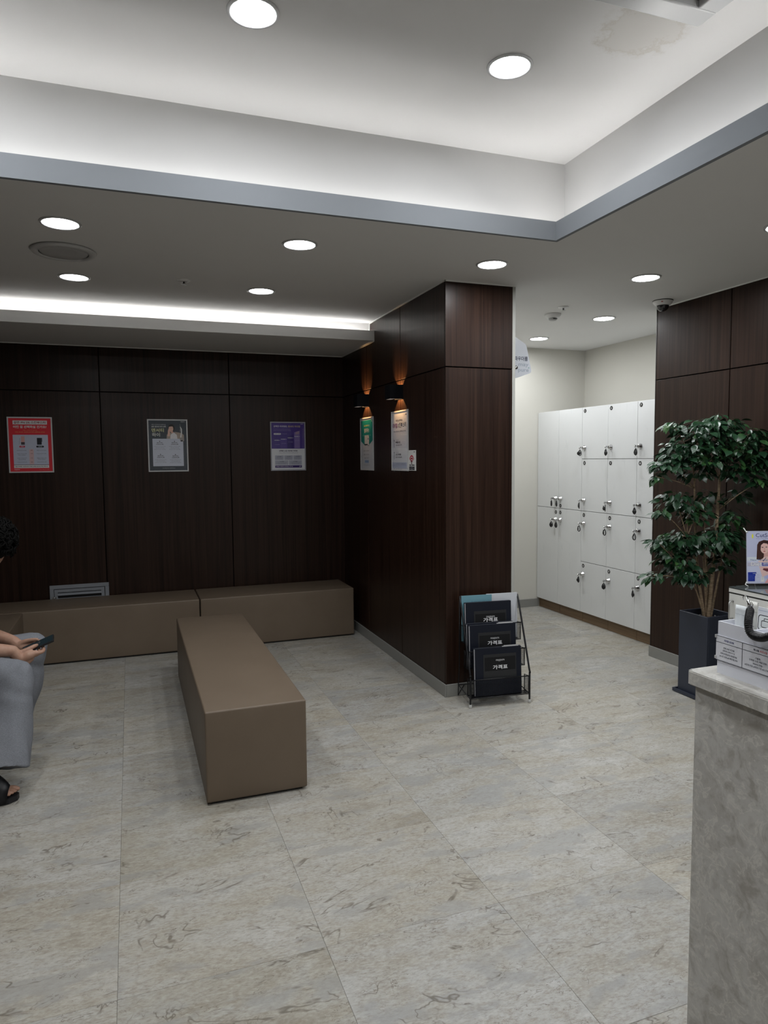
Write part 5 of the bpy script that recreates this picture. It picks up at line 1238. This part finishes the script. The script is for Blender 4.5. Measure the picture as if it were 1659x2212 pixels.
# slides
SL = mat('slide_black', (0.007, 0.007, 0.009), 0.5)
for idx, (Fp, sg) in enumerate(FEET):
    outl = [(-0.078, 0.0), (-0.070, 0.026), (-0.03, 0.034), (0.04, 0.036), (0.10, 0.046), (0.150, 0.040), (0.172, 0.018), (0.170, -0.010), (0.140, -0.038), (0.09, -0.046), (0.03, -0.038), (-0.04, -0.034), (-0.070, -0.024)]
    n = len(outl); m = MB(); vs = []
    for z in (0.001, 0.0245): vs += [Fp(f_, l_*sg, z) for f_, l_ in outl]
    m.add([tuple(v) for v in vs], [tuple(range(n)), tuple(range(n, 2*n))] + [(i, (i+1) % n, n+(i+1) % n, n+i) for i in range(n)])
    obj('slide_sole', m, SL, per)
    st_ = MB(); vs = []; fs = []; nu, nv = 6, 14
    for layer in (0, 0.0045):
        for i in range(nu+1):
            u = i/nu; f_ = 0.028+0.106*u; hz = 0.148-0.074*u**2.2+layer; hwid = 0.047+0.002*u+layer
            for j in range(nv+1):
                an = PI*j/nv; l_ = math.cos(an)*hwid; z = 0.012+(hz-0.012)*math.sin(an)**0.62
                ff = f_ - 0.030*(1-math.sin(an))*(1 if u < 0.5 else 0.3) + 0.010*u*(1 if l_*sg < 0 else -0.4)
                vs.append(Fp(ff, l_, z))
    o = (nu+1)*(nv+1)
    for lay in (0, 1):
        for i in range(nu):
            for j in range(nv): a_ = lay*o+i*(nv+1)+j; fs.append((a_, a_+1, a_+nv+2, a_+nv+1))
    for j in range(nv):
        for i in (0, nu): a_ = i*(nv+1)+j; fs.append((a_, a_+1, o+a_+1, o+a_))
    for i in range(nu):
        for j in (0, nv): a_ = i*(nv+1)+j; fs.append((a_, a_+nv+1, o+a_+nv+1, o+a_))
    st_.add([tuple(v) for v in vs], fs, True)
    so_ = obj('slide_strap', st_, SL, per)
    # lettering on the outer side of the strap, following its curve
    tv, tf, tw, th = text_geo('Jeep', 0.03); lm = MB(); pts = []
    for x, y in tv:
        u = 0.30+0.66*(x/tw); an = PI*(0.86-0.20*(1-y/th)) if sg > 0 else PI*(0.14+0.20*(1-y/th))
        an = PI*(0.70+0.0)+0.0 if False else an
        hz = 0.148-0.074*u**2.2+0.0052; hwid = 0.047+0.002*u+0.0052
        # outer side: little-toe side; lower text edge nearer the sole
        an = PI*(1-(0.30-0.12*(1-y/th))) if sg > 0 else PI*(0.30-0.12*(1-y/th))
        l_ = math.cos(an)*hwid; z = 0.012+(hz-0.012)*math.sin(an)**0.62
        pts.append(tuple(Fp(0.028+0.106*u-0.022*(1-math.sin(an))*(1 if u < 0.5 else 0.3), l_, z)))
    lm.add(pts, tf); obj('lettering', lm, mat('strap_lettering', (0.55, 0.55, 0.55), 0.6), so_)
# phone held in both hands
ph_o = thing('mobile_phone', 'black mobile phone held in both hands of the seated person', 'phone', PC)
Mp = Matrix((pa, pb_, pn)).transposed().to_4x4()
def phm(mb, nm, mt): o = obj(nm, mb, mt, ph_o); o.matrix_local = Mp; return o
phm(MB().bbox(-0.075, 0.075, -0.036, 0.036, -0.0065, 0.0040, 0.0035, 2), 'case', BLACK)
phm(MB().bbox(-0.071, 0.071, -0.0325, 0.0325, 0.0038, 0.0046, 0.0003, 1), 'screen', mat('phone_screen', (0.012, 0.020, 0.024), 0.12, emit=(0.25, 0.42, 0.48), estr=0.015))
phm(MB().bbox(-0.0745, -0.04, 0.004, 0.032, -0.0085, -0.0064, 0.0005, 1), 'camera_bump', BLACK)
